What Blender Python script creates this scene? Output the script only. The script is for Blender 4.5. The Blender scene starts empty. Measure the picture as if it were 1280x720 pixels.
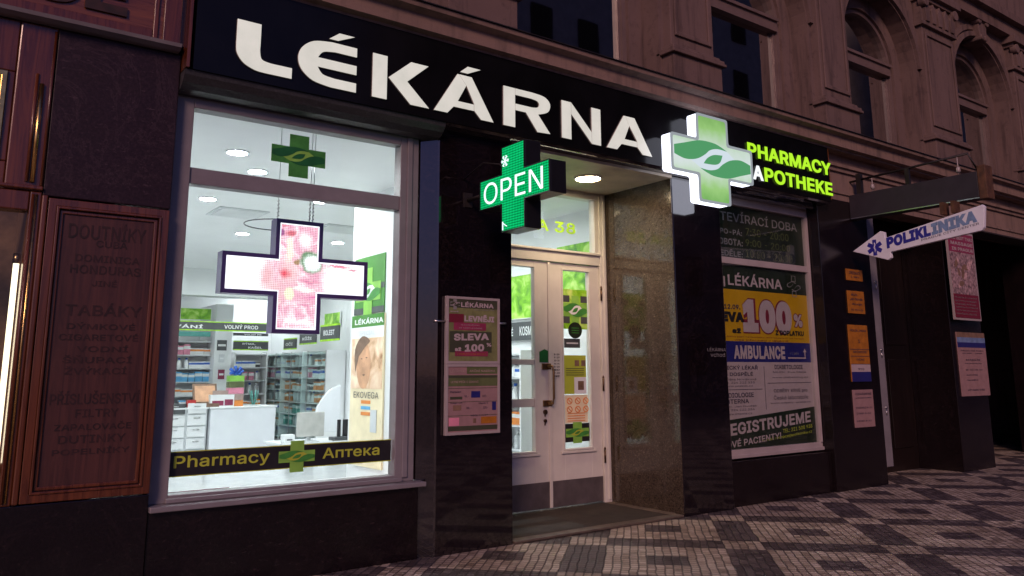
import bpy, bmesh, math, random
from mathutils import Vector, Matrix
random.seed(7)
PI = math.pi
SC = bpy.context.scene
COL = SC.collection

# ------------------------------------------------------------------ camera geometry
F_PX, CX, CY = 1001.3, 640.0, 284.14
RX = Vector((0.8070733377568003, -0.5904351215811707, -0.004358289288902631))
RY = Vector((0.10151242280394268, 0.1460224532293414, -0.9840592823450011))
RZ = Vector((0.5816595701082989, 0.7937655890477446, 0.17778732841548595))
CAM = Vector((0, -5.419, 1.35))

def ray(px, py):
    a, b = (px - CX) / F_PX, (py - CY) / F_PX
    return RX * a + RY * b + RZ
def at(px, py, Y=0.0):           # point of the plane y = Y  -> (x, z)
    d = ray(px, py); t = (Y - CAM.y) / d.y
    p = CAM + d * t
    return (p.x, p.z)
def ax(px, py, X):               # point of the plane x = X  -> (y, z)
    d = ray(px, py); t = (X - CAM.x) / d.x
    p = CAM + d * t
    return (p.y, p.z)
def ah(px, py, Z):               # point of the plane z = Z  -> (x, y)
    d = ray(px, py); t = (Z - CAM.z) / d.z
    p = CAM + d * t
    return (p.x, p.y)

# ------------------------------------------------------------------ materials
class NT:
    def __init__(s, m):
        m.use_nodes = True
        s.t = m.node_tree; s.t.nodes.clear(); s.n = s.t.nodes; s.l = s.t.links
    def node(s, typ, **kw):
        n = s.n.new(typ)
        for k, v in kw.items(): setattr(n, k, v)
        return n
    def set(s, sock, v):
        if hasattr(v, 'default_value') or hasattr(v, 'is_linked'): s.l.new(v, sock)
        else: sock.default_value = v
    def math(s, op, a, b=None, c=None, clamp=False):
        n = s.node('ShaderNodeMath', operation=op); n.use_clamp = clamp
        s.set(n.inputs[0], a)
        if b is not None: s.set(n.inputs[1], b)
        if c is not None: s.set(n.inputs[2], c)
        return n.outputs[0]
    def mix(s, f, a, b, blend='MIX'):
        n = s.node('ShaderNodeMix', data_type='RGBA', blend_type=blend)
        s.set(n.inputs[0], f)
        s.set(n.inputs[6], a if not isinstance(a, tuple) else (*a[:3], 1))
        s.set(n.inputs[7], b if not isinstance(b, tuple) else (*b[:3], 1))
        return n.outputs[2]
    def noise(s, vec, scale, detail=4, rough=.55, dist=0, out=0):
        n = s.node('ShaderNodeTexNoise')
        s.l.new(vec, n.inputs['Vector']); n.inputs['Scale'].default_value = scale
        n.inputs['Detail'].default_value = detail; n.inputs['Roughness'].default_value = rough
        n.inputs['Distortion'].default_value = dist
        return n.outputs[out]
    def ramp(s, f, stops):
        n = s.node('ShaderNodeValToRGB'); cr = n.color_ramp
        while len(cr.elements) < len(stops): cr.elements.new(.5)
        for e, (p, c) in zip(cr.elements, stops):
            e.position = p; e.color = (*c, 1) if len(c) == 3 else c
        s.l.new(f, n.inputs[0]); return n.outputs[0]
    def coord(s, scale=None):
        c = s.node('ShaderNodeNewGeometry').outputs['Position']
        if scale:
            m = s.node('ShaderNodeMapping'); s.l.new(c, m.inputs[0]); m.inputs['Scale'].default_value = scale
            return m.outputs[0]
        return c
    def out(s, sh):
        o = s.node('ShaderNodeOutputMaterial'); s.l.new(sh, o.inputs[0])
    def bsdf(s, col, rough=.5, spec=.5, metal=0, normal=None, coat=0, emis=None, estr=0):
        b = s.node('ShaderNodeBsdfPrincipled')
        s.set(b.inputs['Base Color'], (*col, 1) if isinstance(col, tuple) else col)
        s.set(b.inputs['Roughness'], rough); b.inputs['Specular IOR Level'].default_value = spec
        b.inputs['Metallic'].default_value = metal; b.inputs['Coat Weight'].default_value = coat
        if coat: b.inputs['Coat Roughness'].default_value = .08
        if normal: s.l.new(normal, b.inputs['Normal'])
        if emis is not None:
            s.set(b.inputs['Emission Color'], (*emis, 1) if isinstance(emis, tuple) else emis)
            b.inputs['Emission Strength'].default_value = estr
        s.out(b.outputs[0]); return b
    def bump(s, h, strength=.3, dist=.01):
        n = s.node('ShaderNodeBump'); n.inputs['Strength'].default_value = strength
        n.inputs['Distance'].default_value = dist; s.l.new(h, n.inputs['Height'])
        return n.outputs[0]

MATS = {}
def simple(name, col, rough=.5, var=.12, scale=9, spec=.5, metal=0, bump=.0, coat=0, rvar=.15):
    m = bpy.data.materials.new(name); t = NT(m); c = t.coord()
    f = t.noise(c, scale, 6)
    a = tuple(x * (1 - var) for x in col); b = tuple(min(1, x * (1 + var)) for x in col)
    cc = t.ramp(f, [(.3, a), (.7, b)])
    r = t.math('MULTIPLY_ADD', t.noise(c, scale * 2.3, 5), rvar, rough - rvar / 2, clamp=True)
    nrm = t.bump(t.noise(c, scale * 12, 3), bump, .004) if bump else None
    t.bsdf(cc, r, spec, metal, nrm, coat)
    MATS[name] = m; return m
def emit(name, col, strength=1.0):
    m = bpy.data.materials.new(name); t = NT(m)
    e = t.node('ShaderNodeEmission'); e.inputs[0].default_value = (*col, 1); e.inputs[1].default_value = strength
    t.out(e.outputs[0]); MATS[name] = m; return m

def granite(name, dark, light, speck, rough=.13, scale=1.0, spec=.5):
    m = bpy.data.materials.new(name); t = NT(m); c = t.coord()
    n1 = t.noise(c, 60 * scale, 8, .75)
    n2 = t.noise(c, 5 * scale, 5, .6, .3)
    n3 = t.noise(c, 1.7 * scale, 7, .7, .8)
    base = t.ramp(n1, [(.42, dark), (.62, light), (.72, speck)])
    vein = t.ramp(n3, [(.485, (0, 0, 0)), (.5, (1, 1, 1)), (.515, (0, 0, 0))])
    base = t.mix(t.math('MULTIPLY', n2, .55), base, dark)
    base = t.mix(t.math('MULTIPLY', vein, .14), base, speck)
    fleck = t.ramp(t.noise(t.coord((1, 1, 2.6)), 17 * scale, 9, .78), [(.57, (0, 0, 0)), (.68, (1, 1, 1))])
    base = t.mix(t.math('MULTIPLY', fleck, .55), base, speck)
    smear = t.noise(t.coord((1.2, 1.2, 2)), 2.0, 5, .6, .2)
    r = t.math('MULTIPLY_ADD', smear, .22, rough - .08, clamp=True)
    h = t.math('ADD', t.math('MULTIPLY', t.noise(c, 2.6, 2), .6), t.math('MULTIPLY', n1, .02))
    b_ = t.bsdf(base, r, spec, 0, t.bump(h, .12, .008))
    if rough < .12:
        b_.inputs['Coat Weight'].default_value = .35 if 'jamb' in name else .8; b_.inputs['Coat IOR'].default_value = 1.6; b_.inputs['Coat Roughness'].default_value = .035; t.l.new(t.bump(t.noise(c, 1.3, 2), .05, .01), b_.inputs['Coat Normal'])
    MATS[name] = m; return m
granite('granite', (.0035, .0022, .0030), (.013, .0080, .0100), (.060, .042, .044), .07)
granite('granite_base', (.004, .0025, .003), (.012, .0065, .008), (.045, .028, .030), .20)
granite('granite_slab', (.016, .0085, .013), (.034, .018, .026), (.13, .085, .10), .42, .8, .25)
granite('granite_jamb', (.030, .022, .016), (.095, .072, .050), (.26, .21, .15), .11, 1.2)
granite('granite_lintel', (.03, .03, .034), (.06, .06, .068), (.12, .12, .13), .33)

def plaster(name, col, stain):
    m = bpy.data.materials.new(name); t = NT(m); c = t.coord()
    big = t.noise(c, 1.1, 6, .62); fine = t.noise(c, 34, 6, .7)
    streak = t.noise(t.coord((5.5, 5.5, .55)), 1.6, 6, .6)
    cc = t.ramp(big, [(.3, tuple(x * .78 for x in col)), (.7, col)])
    sm = t.ramp(streak, [(.50, (0, 0, 0)), (.68, (1, 1, 1))])
    cc = t.mix(t.math('MULTIPLY', sm, .55), cc, stain)
    blot = t.ramp(t.noise(c, 7, 8, .7), [(.56, (0, 0, 0)), (.66, (1, 1, 1))])
    cc = t.mix(t.math('MULTIPLY', blot, .35), cc, stain)
    h = t.math('ADD', fine, t.math('MULTIPLY', t.noise(c, 6, 4), .8))
    t.bsdf(cc, .85, .25, 0, t.bump(h, .55, .006))
    MATS[name] = m; return m
plaster('plaster', (.17, .115, .105), (.036, .025, .026))
plaster('cornice_plaster', (.25, .17, .145), (.075, .06, .055))

def wood(name, a, b, rough=.28, axis='Z', coat=.4):
    m = bpy.data.materials.new(name); t = NT(m)
    sc = {'Z': (14, 14, .9), 'X': (.9, 14, 14)}[axis]
    c = t.coord(sc)
    g = t.noise(c, 1.6, 8, .65, 1.2); g2 = t.noise(t.coord(), 1.8, 4, .6)
    cc = t.ramp(g, [(.32, a), (.66, b)])
    cc = t.mix(t.math('MULTIPLY', g2, .6), cc, tuple(x * .5 for x in a))
    t.bsdf(cc, t.math('MULTIPLY_ADD', g, .2, rough - .1), .5, 0, t.bump(g, .25, .003), coat)
    MATS[name] = m; return m
wood('wood', (.060, .015, .006), (.19, .055, .017))
wood('wood_x', (.080, .022, .008), (.26, .085, .026), axis='X')
wood('wood_panel', (.042, .013, .011), (.105, .034, .026), rough=.5, coat=.1)
wood('wood_dark', (.006, .003, .0025), (.014, .006, .005), rough=.4, coat=.1)
simple('wood_letter', (.024, .007, .007), .6, .6, 14)

simple('black_gloss', (.005, .005, .006), .18, .3, 3, rvar=.12, spec=.22)
simple('black_matte', (.015, .014, .016), .45, .3, 8)
simple('led_black', (.008, .008, .010), .35)
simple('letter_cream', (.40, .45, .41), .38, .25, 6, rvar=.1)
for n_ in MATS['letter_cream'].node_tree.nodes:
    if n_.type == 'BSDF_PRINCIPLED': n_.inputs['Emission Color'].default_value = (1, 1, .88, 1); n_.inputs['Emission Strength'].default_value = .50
simple('letter_edge', (.45, .43, .38), .4, .2, 20)
simple('frame_paint', (.20, .185, .20), .42, .12, 5, bump=.12)
simple('frame_brown', (.15, .105, .098), .5, .15, 6, bump=.2)
simple('frame_white', (.36, .31, .31), .42, .1, 5, bump=.1)
simple('door_paint', (.60, .58, .54), .36, .08, 4, bump=.15)
simple('kick', (.14, .12, .125), .38, .25, 6, metal=.4)
simple('brass', (.34, .22, .11), .3, .35, 14, metal=1)
simple('bronze', (.12, .075, .05), .4, .35, 20, metal=.9)
simple('steel', (.55, .55, .56), .3, .1, 12, metal=1)
simple('dark_iron', (.022, .018, .017), .5, .4, 10, metal=.3, bump=.3)
simple('rust', (.085, .038, .018), .7, .5, 14, bump=.4)
simple('canopy', (.022, .018, .026), .6, .3, 6)
simple('soffit', (.42, .34, .25), .42, .3, 3, bump=.1)
simple('white', (.80, .81, .82), .4, .04, 4)
simple('ceiling_white', (.82, .83, .83), .6, .03, 2)
simple('wall_white', (.78, .79, .80), .55, .03, 2)
simple('floor_tile', (.55, .56, .57), .18, .06, 3)
simple('counter_white', (.80, .81, .85), .25, .03, 4)
simple('shelf_grey', (.62, .64, .66), .35, .06, 5)
simple('dark_grey', (.07, .075, .08), .45, .2, 8)
simple('monitor_grey', (.50, .49, .47), .4, .1, 8)
simple('green_leaf', (.055, .26, .045), .4, .25, 12)
simple('green_dark', (.012, .12, .03), .4, .2, 12)
simple('green_light', (.24, .52, .08), .4, .2, 7)
simple('green_lime', (.38, .72, .03), .4, .3, 9)
simple('green_head', (.06, .24, .03), .4, .1, 8)
simple('lime_text', (.45, .52, .05), .5, .05, 8)
simple('olive', (.10, .12, .045), .5, .2, 12)
simple('board_green', (.014, .022, .012), .35, .3, 5)
simple('print_white', (.42, .34, .35), .5, .06, 8)
simple('print_grey', (.22, .21, .21), .5, .06, 8)
simple('print_dark', (.04, .03, .06), .5, .1, 8)
simple('print_yellow', (.50, .28, .006), .45, .08, 6)
simple('print_blue', (.018, .018, .14), .4, .1, 6)
simple('print_maroon', (.16, .012, .03), .5, .1, 6)
simple('print_magenta', (.26, .03, .08), .45, .2, 8)
simple('print_orange', (.36, .13, .012), .45, .25, 14)
simple('sign_white', (.72, .72, .80), .35, .08, 5)
simple('sign_blue', (.025, .02, .26), .4, .08, 8)
simple('sign_pale', (.16, .24, .42), .3, .25, 12)
simple('paper', (.38, .27, .24), .6, .12, 12)
simple('paper_pink', (.30, .18, .18), .6, .12, 12)
simple('skin', (.62, .34, .20), .5, .25, 7)
simple('cream', (.86, .74, .50), .5, .1, 5)
simple('brown_box', (.20, .12, .08), .5, .3, 14)
simple('stone_step', (.028, .020, .015), .8, .4, 5, bump=.4)
simple('stone_edge', (.10, .078, .06), .6, .35, 8, bump=.5)
simple('dark_plaster', (.022, .017, .017), .7, .3, 4)
simple('lamp_body', (.7, .68, .6), .4)
simple('curtain_dark', (.012, .010, .010), .8, .4, 4)
simple('opp_wall', (.10, .085, .08), .9, .2, 2)
simple('flower_photo', (.30, .20, .21), .5, .75, 26)
simple('red', (.5, .03, .03), .4, .1); simple('blue', (.03, .12, .5), .4, .15); simple('lightblue', (.12, .42, .72), .4, .15)
simple('orange', (.75, .25, .05), .4, .15); simple('pink', (.72, .25, .36), .4, .15); simple('teal', (.1, .38, .33), .4, .15)

def glass(name, tint=(1, 1, 1), rough=.0, ior=1.5):
    m = bpy.data.materials.new(name); t = NT(m)
    tr = t.node('ShaderNodeBsdfTransparent'); tr.inputs[0].default_value = (*tint, 1)
    gl = t.node('ShaderNodeBsdfGlossy'); gl.inputs['Roughness'].default_value = rough
    fr = t.node('ShaderNodeFresnel'); fr.inputs[0].default_value = ior
    mx = t.node('ShaderNodeMixShader'); bf = t.node('ShaderNodeNewGeometry').outputs['Backfacing']; t.l.new(t.math('MULTIPLY', fr.outputs[0], t.math('SUBTRACT', 1, bf)), mx.inputs[0]); t.l.new(tr.outputs[0], mx.inputs[1]); t.l.new(gl.outputs[0], mx.inputs[2])
    t.out(mx.outputs[0]); MATS[name] = m
glass('glass', (.95, .98, .97)); glass('glass_case', (.90, .96, .95), .02)
m = bpy.data.materials.new('dark_pane'); t = NT(m)
wob = t.bump(t.noise(t.coord(), 1.3, 2), .03, .02)
b_ = t.bsdf((.006, .006, .008), .02, 1.0, 0, wob); b_.inputs['IOR'].default_value = 4; MATS['dark_pane'] = m

emit('downlight', (.93, .97, 1.0), 400)
emit('downlight_warm', (1.0, .76, .46), 125)
emit('neon_green', (.47, .90, .03), 1.05)
emit('neon_white', (.92, .95, 1.0), 1.15)
emit('edge_white', (.82, .84, 1.0), 2.6)
emit('jamb_gleam', (1.0, .80, .55), 2.6)
emit('led_white', (.80, .95, 1.0), 1.3)
emit('screen_edge', (.95, .90, 1.0), 1.6)
emit('lightbox_cream', (.98, .90, .72), .75)

# back-lit cross of the fascia: soft green fading to white where the tubes stand
def backlit(name, stops, estr, axis=2, lo=0, hi=1):
    m = bpy.data.materials.new(name); t = NT(m)
    sep = t.node('ShaderNodeSeparateXYZ'); t.l.new(t.coord(), sep.inputs[0])
    f = t.math('DIVIDE', t.math('SUBTRACT', sep.outputs[axis], lo), hi - lo)
    f = t.math('ADD', f, t.math('MULTIPLY', t.math('SUBTRACT', t.noise(t.coord(), 7, 3), .5), .18), clamp=True)
    e = t.node('ShaderNodeEmission'); t.l.new(t.ramp(f, stops), e.inputs[0]); e.inputs[1].default_value = estr
    t.out(e.outputs[0]); MATS[name] = m
backlit('cross_face', [(0, (.22, .52, .14)), (.16, (.38, .70, .24)), (.36, (.72, .86, .76)), (.5, (.84, .90, .97)), (.64, (.68, .83, .72)), (.86, (.36, .66, .22)), (1, (.24, .5, .14))], .85, 2, 3.01, 3.90)
emit('cross_wave', (.10, .38, .16), .85)
emit('cross_hand', (.72, .82, .90), .9)
emit('cross_rim', (.62, .68, .74), .5)

def led(name, colours, pitch, estr, side, floor_=.25):
    """dot matrix: round lit diodes on a dark board. colours(t, pos) returns a colour socket"""
    m = bpy.data.materials.new(name); t = NT(m); p = t.coord()
    sep = t.node('ShaderNodeSeparateXYZ'); t.l.new(p, sep.inputs[0])
    a, b = sep.outputs[1 if side else 0], sep.outputs[2]
    fa = t.math('SUBTRACT', t.math('FRACT', t.math('DIVIDE', a, pitch)), .5)
    fb = t.math('SUBTRACT', t.math('FRACT', t.math('DIVIDE', b, pitch)), .5)
    d = t.math('SQRT', t.math('ADD', t.math('MULTIPLY', fa, fa), t.math('MULTIPLY', fb, fb)))
    dot = t.math('MULTIPLY_ADD', t.math('LESS_THAN', d, .42), 1 - floor_, floor_)
    col = colours(t, p, a, b)
    e = t.node('ShaderNodeEmission'); t.l.new(t.mix(1.0, col, t.ramp(dot, [(0, (0, 0, 0)), (1, (1, 1, 1))]), 'MULTIPLY'), e.inputs[0]); e.inputs[1].default_value = estr
    t.out(e.outputs[0]); MATS[name] = m
led('led_green', lambda t, p, a, b: t.mix(t.math('MULTIPLY', t.noise(p, 3, 2), .6), (.0, .36, .09), (.01, .62, .22)), .0195, 1.5, True, .22)
def pinky(t, p, a, b):
    n = t.noise(p, 5.5, 5, .65, 1.0); n2 = t.noise(p, 15, 4, .7, .6); n3 = t.noise(p, 2.5, 3, .6, .5)
    c = t.ramp(n, [(.36, (1, .88, .93)), (.48, (.90, .50, .60)), (.56, (.80, .34, .48)), (.66, (.97, .84, .80))])
    # soft patches of the advertisement: x, z, half width, half height, colour, softness
    for (bx, bz, w, h, col, sf) in BLOBS:
        da = t.math('DIVIDE', t.math('ADD', t.math('SUBTRACT', a, bx), t.math('MULTIPLY', t.math('SUBTRACT', n2, .5), .09)), w)
        db = t.math('DIVIDE', t.math('ADD', t.math('SUBTRACT', b, bz), t.math('MULTIPLY', t.math('SUBTRACT', n, .5), .09)), h)
        d = t.math('SQRT', t.math('ADD', t.math('MULTIPLY', da, da), t.math('MULTIPLY', db, db)))
        f = t.math('MULTIPLY', t.ramp(d, [(1 - sf, (1, 1, 1)), (1, (0, 0, 0))]), .92)
        c = t.mix(f, c, col)
    return c
Yc = .42
def B_(px, py, w, h, col, sf=.5):
    x, z = at(px, py, Yc); return (x, z, w, h, col, sf)
BLOBS = [B_(296, 345, .29, .32, (1.0, .96, 1.0), .25), B_(440, 356, .29, .30, (1, .97, 1.0), .25), B_(333, 345, .07, .15, (.85, .42, .47), .7), B_(345, 365, .10, .13, (.86, .50, .54), .8), B_(362, 340, .11, .16, (.90, .55, .58), .8),
         B_(350, 290, .045, .035, (.30, .07, .22), .3), B_(364, 292, .05, .03, (.62, .12, .16), .5), B_(353, 280, .07, .02, (.75, .20, .28), .6), B_(362, 312, .035, .12, (.95, .82, .70), .5),
         B_(357, 341, .06, .045, (.78, .06, .10), .8), B_(372, 328, .03, .03, (.35, .22, .10), .6), B_(389, 327, .10, .095, (.12, .28, .14), .25), B_(390, 328, .078, .075, (.97, 1.0, .98), .3),
         B_(362, 367, .04, .06, (.88, .88, .62), .4), B_(372, 360, .05, .02, (.93, .90, .88), .5), B_(385, 352, .13, .02, (.75, .25, .38), .8), B_(394, 372, .10, .018, (.80, .20, .42), .8), B_(380, 382, .09, .014, (.72, .25, .40), .8), B_(384, 363, .08, .022, (1, .88, .86), .5),
         B_(424, 333, .12, .014, (.80, .20, .30), .6), B_(440, 338, .05, .010, (.70, .15, .25), .6), B_(331, 365, .03, .018, (.35, .12, .35), .5), B_(382, 300, .07, .08, (1, .93, .94), .6), B_(350, 398, .05, .02, (.9, .6, .68), .8), B_(390, 402, .06, .015, (.86, .5, .6), .8), B_(372, 392, .012, .10, (.85, .35, .5), .7)]
led('led_picture', pinky, .0135, 1.7, False, .55)

# pavement mosaic: 6 cm setts laid in squares on the diagonal
def pavement():
    m = bpy.data.materials.new('mosaic'); t = NT(m); p = t.coord()
    warp = t.node('ShaderNodeVectorMath', operation='SCALE'); wn = t.node('ShaderNodeTexNoise'); wn.inputs['Scale'].default_value = 5; wn.inputs['Detail'].default_value = 3
    t.l.new(p, wn.inputs['Vector'])
    sub = t.node('ShaderNodeVectorMath', operation='SUBTRACT'); t.l.new(wn.outputs['Color'], sub.inputs[0]); sub.inputs[1].default_value = (.5, .5, .5)
    t.l.new(sub.outputs[0], warp.inputs[0]); warp.inputs['Scale'].default_value = .035
    add = t.node('ShaderNodeVectorMath', operation='ADD'); t.l.new(p, add.inputs[0]); t.l.new(warp.outputs[0], add.inputs[1])
    sep = t.node('ShaderNodeSeparateXYZ'); t.l.new(add.outputs[0], sep.inputs[0])
    X = t.math('SUBTRACT', sep.outputs[0], 6.25); Y = t.math('ADD', sep.outputs[1], 1.12)
    s2 = math.sqrt(.5)
    U = t.math('MULTIPLY', t.math('ADD', X, Y), s2); V = t.math('MULTIPLY', t.math('SUBTRACT', X, Y), s2)
    C = .0605; P = C * 20
    X = t.math('ADD', X, C * .35)
    half = .5
    def axis(u, jit=None):
        g = t.math('ADD', t.math('DIVIDE', u, C), .5)
        uc = t.math('MULTIPLY', t.math('FLOOR', g), C)               # middle of the sett, a multiple of C
        qc = t.math('MULTIPLY', t.math('ABSOLUTE', t.math('SUBTRACT', t.math('FRACT', t.math('ADD', t.math('DIVIDE', uc, P), .5)), .5)), P)
        g2 = t.math('ADD', g, jit) if jit is not None else g
        f = t.math('FRACT', g2)
        e = t.math('MINIMUM', f, t.math('SUBTRACT', 1, f))
        return qc, e, t.math('FLOOR', g2)
    qv, ev, cv = axis(V)
    rh = t.node('ShaderNodeTexWhiteNoise', noise_dimensions='1D'); t.l.new(cv, rh.inputs['W'])
    qu, eu, cu = axis(U, t.math('MULTIPLY', t.math('SUBTRACT', rh.outputs['Value'], .5), .8))
    inU = t.math('LESS_THAN', qu, C * 7.3); inV = t.math('LESS_THAN', qv, C * 7.3)
    light_sq = t.math('MULTIPLY', inU, inV)
    cross = t.math('MULTIPLY', t.math('SUBTRACT', 1, inU), t.math('SUBTRACT', 1, inV))
    inner = t.math('MULTIPLY', t.math('LESS_THAN', qu, C * 2.6), t.math('LESS_THAN', qv, C * 2.6))
    light = t.math('SUBTRACT', t.math('ADD', light_sq, cross), inner, clamp=True)
    cell = t.node('ShaderNodeCombineXYZ'); t.l.new(cu, cell.inputs[0]); t.l.new(cv, cell.inputs[1])
    wn2 = t.node('ShaderNodeTexWhiteNoise', noise_dimensions='3D'); t.l.new(cell.outputs[0], wn2.inputs[0])
    r = wn2.outputs['Value']
    lc = t.ramp(r, [(0, (.35, .285, .22)), (.35, (.52, .44, .35)), (.8, (.63, .54, .44)), (1, (.74, .65, .54))])
    dc = t.ramp(r, [(0, (.070, .055, .058)), (.5, (.12, .096, .096)), (1, (.18, .148, .145))])
    col = t.mix(light, dc, lc)
    dirt = t.ramp(t.noise(p, 1.4, 7, .65), [(.32, (.50, .45, .44)), (.66, (1, 1, 1))])
    col = t.mix(1.0, col, dirt, 'MULTIPLY')
    fine = t.ramp(t.noise(p, 45, 4, .7), [(.3, (.7, .7, .7)), (.7, (1, 1, 1))])
    col = t.mix(.8, col, fine, 'MULTIPLY')
    rag = t.math('MULTIPLY', t.math('SUBTRACT', t.noise(p, 30, 3), .5), .16)
    ed = t.math('ADD', t.math('MINIMUM', eu, ev), rag)
    h = t.node('ShaderNodeMapRange', interpolation_type='SMOOTHSTEP'); t.l.new(ed, h.inputs[0]); h.inputs[1].default_value = .0; h.inputs[2].default_value = .15
    mort = t.math('SUBTRACT', 1, h.outputs[0])
    col = t.mix(t.math('MULTIPLY', mort, .8), col, (.030, .024, .022))
    hh = t.math('ADD', h.outputs[0], t.math('MULTIPLY', r, .35)); hh = t.math('ADD', hh, t.math('MULTIPLY', t.noise(p, 40, 3), .25))
    t.bsdf(col, t.math('MULTIPLY_ADD', r, .25, .45), .4, 0, t.bump(hh, .75, .010))
    MATS['mosaic'] = m
pavement()
simple('night_window', (.006, .006, .006), .9, .1, 5, spec=0)
simple('asphalt', (.05, .05, .052), .8, .25, 20, bump=.4)

# ------------------------------------------------------------------ mesh helpers
class Fr:
    def __init__(s, o, u, v):
        s.o, s.u, s.v = Vector(o), Vector(u).normalized(), Vector(v).normalized(); s.n = s.u.cross(s.v)
    def pt(s, a, b, c=0): return s.o + s.u * a + s.v * b + s.n * c
def front(Y): return Fr((0, Y, 0), (1, 0, 0), (0, 0, 1))       # a = x, b = z, c towards the street
def side(X): return Fr((X, 0, 0), (0, -1, 0), (0, 0, 1))       # a = -y, b = z, c towards -x

class MB:
    def __init__(s): s.v = []; s.f = []; s.m = []; s.cur = 0; s.sm = []
    def box(s, x0, x1, y0, y1, z0, z1, mi=0):
        x0, x1 = min(x0, x1), max(x0, x1); y0, y1 = min(y0, y1), max(y0, y1); z0, z1 = min(z0, z1), max(z0, z1)
        i = len(s.v)
        s.v += [Vector(p) for p in ((x0, y0, z0), (x1, y0, z0), (x1, y1, z0), (x0, y1, z0), (x0, y0, z1), (x1, y0, z1), (x1, y1, z1), (x0, y1, z1))]
        for q in ((0, 3, 2, 1), (4, 5, 6, 7), (0, 1, 5, 4), (1, 2, 6, 5), (2, 3, 7, 6), (3, 0, 4, 7)):
            s.f.append([i + k for k in q]); s.m.append(mi); s.sm.append(False)
        return s
    def fbox(s, fr, a0, a1, b0, b1, c0, c1, mi=0):
        return s.prism(fr, [(a0, b0), (a1, b0), (a1, b1), (a0, b1)], c0, c1, mi)
    def prism(s, fr, pts, c0, c1, mi=0, side_mi=None):
        A = sum(pts[k][0] * pts[(k + 1) % len(pts)][1] - pts[(k + 1) % len(pts)][0] * pts[k][1] for k in range(len(pts)))
        if A < 0: pts = pts[::-1]
        n = len(pts); i = len(s.v)
        s.v += [fr.pt(a, b, c0) for a, b in pts] + [fr.pt(a, b, c1) for a, b in pts]
        s.f.append([i + k for k in range(n)][::-1]); s.m.append(mi); s.sm.append(False)
        s.f.append([i + n + k for k in range(n)]); s.m.append(mi); s.sm.append(False)
        for k in range(n):
            l = (k + 1) % n
            s.f.append([i + k, i + l, i + n + l, i + n + k]); s.m.append(mi if side_mi is None else side_mi); s.sm.append(False)
        return s
    def flat(s, fr, pts, c, mi=0):
        A = sum(pts[k][0] * pts[(k + 1) % len(pts)][1] - pts[(k + 1) % len(pts)][0] * pts[k][1] for k in range(len(pts)))
        if A < 0: pts = pts[::-1]
        i = len(s.v); s.v += [fr.pt(a, b, c) for a, b in pts]
        s.f.append([i + k for k in range(len(pts))]); s.m.append(mi); s.sm.append(False); return s
    def ring(s, fr, outer, inner, c0, c1, mi=0):   # closed loops of the same length
        n = len(outer); i = len(s.v)
        for lp, c in ((outer, c0), (outer, c1), (inner, c1), (inner, c0)):
            s.v += [fr.pt(a, b, c) for a, b in lp]
        for r in range(4):
            for k in range(n):
                l = (k + 1) % n; r2 = (r + 1) % 4
                s.f.append([i + r * n + k, i + r * n + l, i + r2 * n + l, i + r2 * n + k]); s.m.append(mi); s.sm.append(False)
        return s
    def tube(s, pts, r, n=8, mi=0):
        pts = [Vector(p) for p in pts]; i0 = len(s.v)
        for k, p in enumerate(pts):
            d = (pts[min(k + 1, len(pts) - 1)] - pts[max(k - 1, 0)]).normalized()
            up = Vector((0, 0, 1)) if abs(d.z) < .9 else Vector((1, 0, 0))
            a = d.cross(up).normalized(); b = d.cross(a)
            rr = r[k] if isinstance(r, (list, tuple)) else r
            s.v += [p + (a * math.cos(2 * PI * j / n) + b * math.sin(2 * PI * j / n)) * rr for j in range(n)]
        for k in range(len(pts) - 1):
            for j in range(n):
                l = (j + 1) % n
                s.f.append([i0 + k * n + j, i0 + (k + 1) * n + j, i0 + (k + 1) * n + l, i0 + k * n + l]); s.m.append(mi); s.sm.append(True)
        s.f.append([i0 + j for j in range(n)]); s.m.append(mi); s.sm.append(False)
        e = i0 + (len(pts) - 1) * n
        s.f.append([e + j for j in range(n)][::-1]); s.m.append(mi); s.sm.append(False)
        return s
    def lathe(s, c, prof, n=16, mi=0):              # prof: (radius, z)
        return s.tube([(c[0], c[1], c[2] + z) for r, z in prof], [r for r, z in prof], n, mi)
    def profile(s, prof, x0, x1, mi=0):             # (y, z) profile swept along x
        return s.prism(Fr((0, 0, 0), (0, -1, 0), (0, 0, 1)), [(-y, z) for y, z in prof], -x1, -x0, mi)
    def build(s, name, mats, parent=None, loc=None, bevel=0, **props):
        me = bpy.data.meshes.new(name)
        o3 = Vector(loc) if loc else Vector((0, 0, 0))
        me.from_pydata([tuple(v - o3) for v in s.v], [], s.f); me.update()
        if not isinstance(mats, (list, tuple)): mats = [mats]
        for mm in mats: me.materials.append(MATS[mm] if isinstance(mm, str) else mm)
        for p, mi, sm in zip(me.polygons, s.m, s.sm): p.material_index = mi; p.use_smooth = sm
        bm = bmesh.new(); bm.from_mesh(me); bmesh.ops.recalc_face_normals(bm, faces=bm.faces); bm.to_mesh(me); bm.free()
        o = bpy.data.objects.new(name, me); COL.objects.link(o)
        if loc: o.location = o3 - (wloc(parent) if parent else Vector((0, 0, 0)))
        elif parent: o.location = -wloc(parent)
        if parent: o.parent = parent
        if bevel:
            b = o.modifiers.new('bevel', 'BEVEL'); b.width = bevel; b.segments = 2; b.limit_method = 'ANGLE'; b.angle_limit = .7
        for k, v in props.items(): o[k] = v
        return o
def wloc(o):
    v = Vector((0, 0, 0))
    while o: v += o.location; o = o.parent
    return v
def thing(name, label, cat, loc=(0, 0, 0), group=None):
    o = bpy.data.objects.new(name, None); COL.objects.link(o); o.location = loc
    o.empty_display_size = .1
    o['label'] = label; o['category'] = cat
    if group: o['group'] = group
    return o
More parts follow.
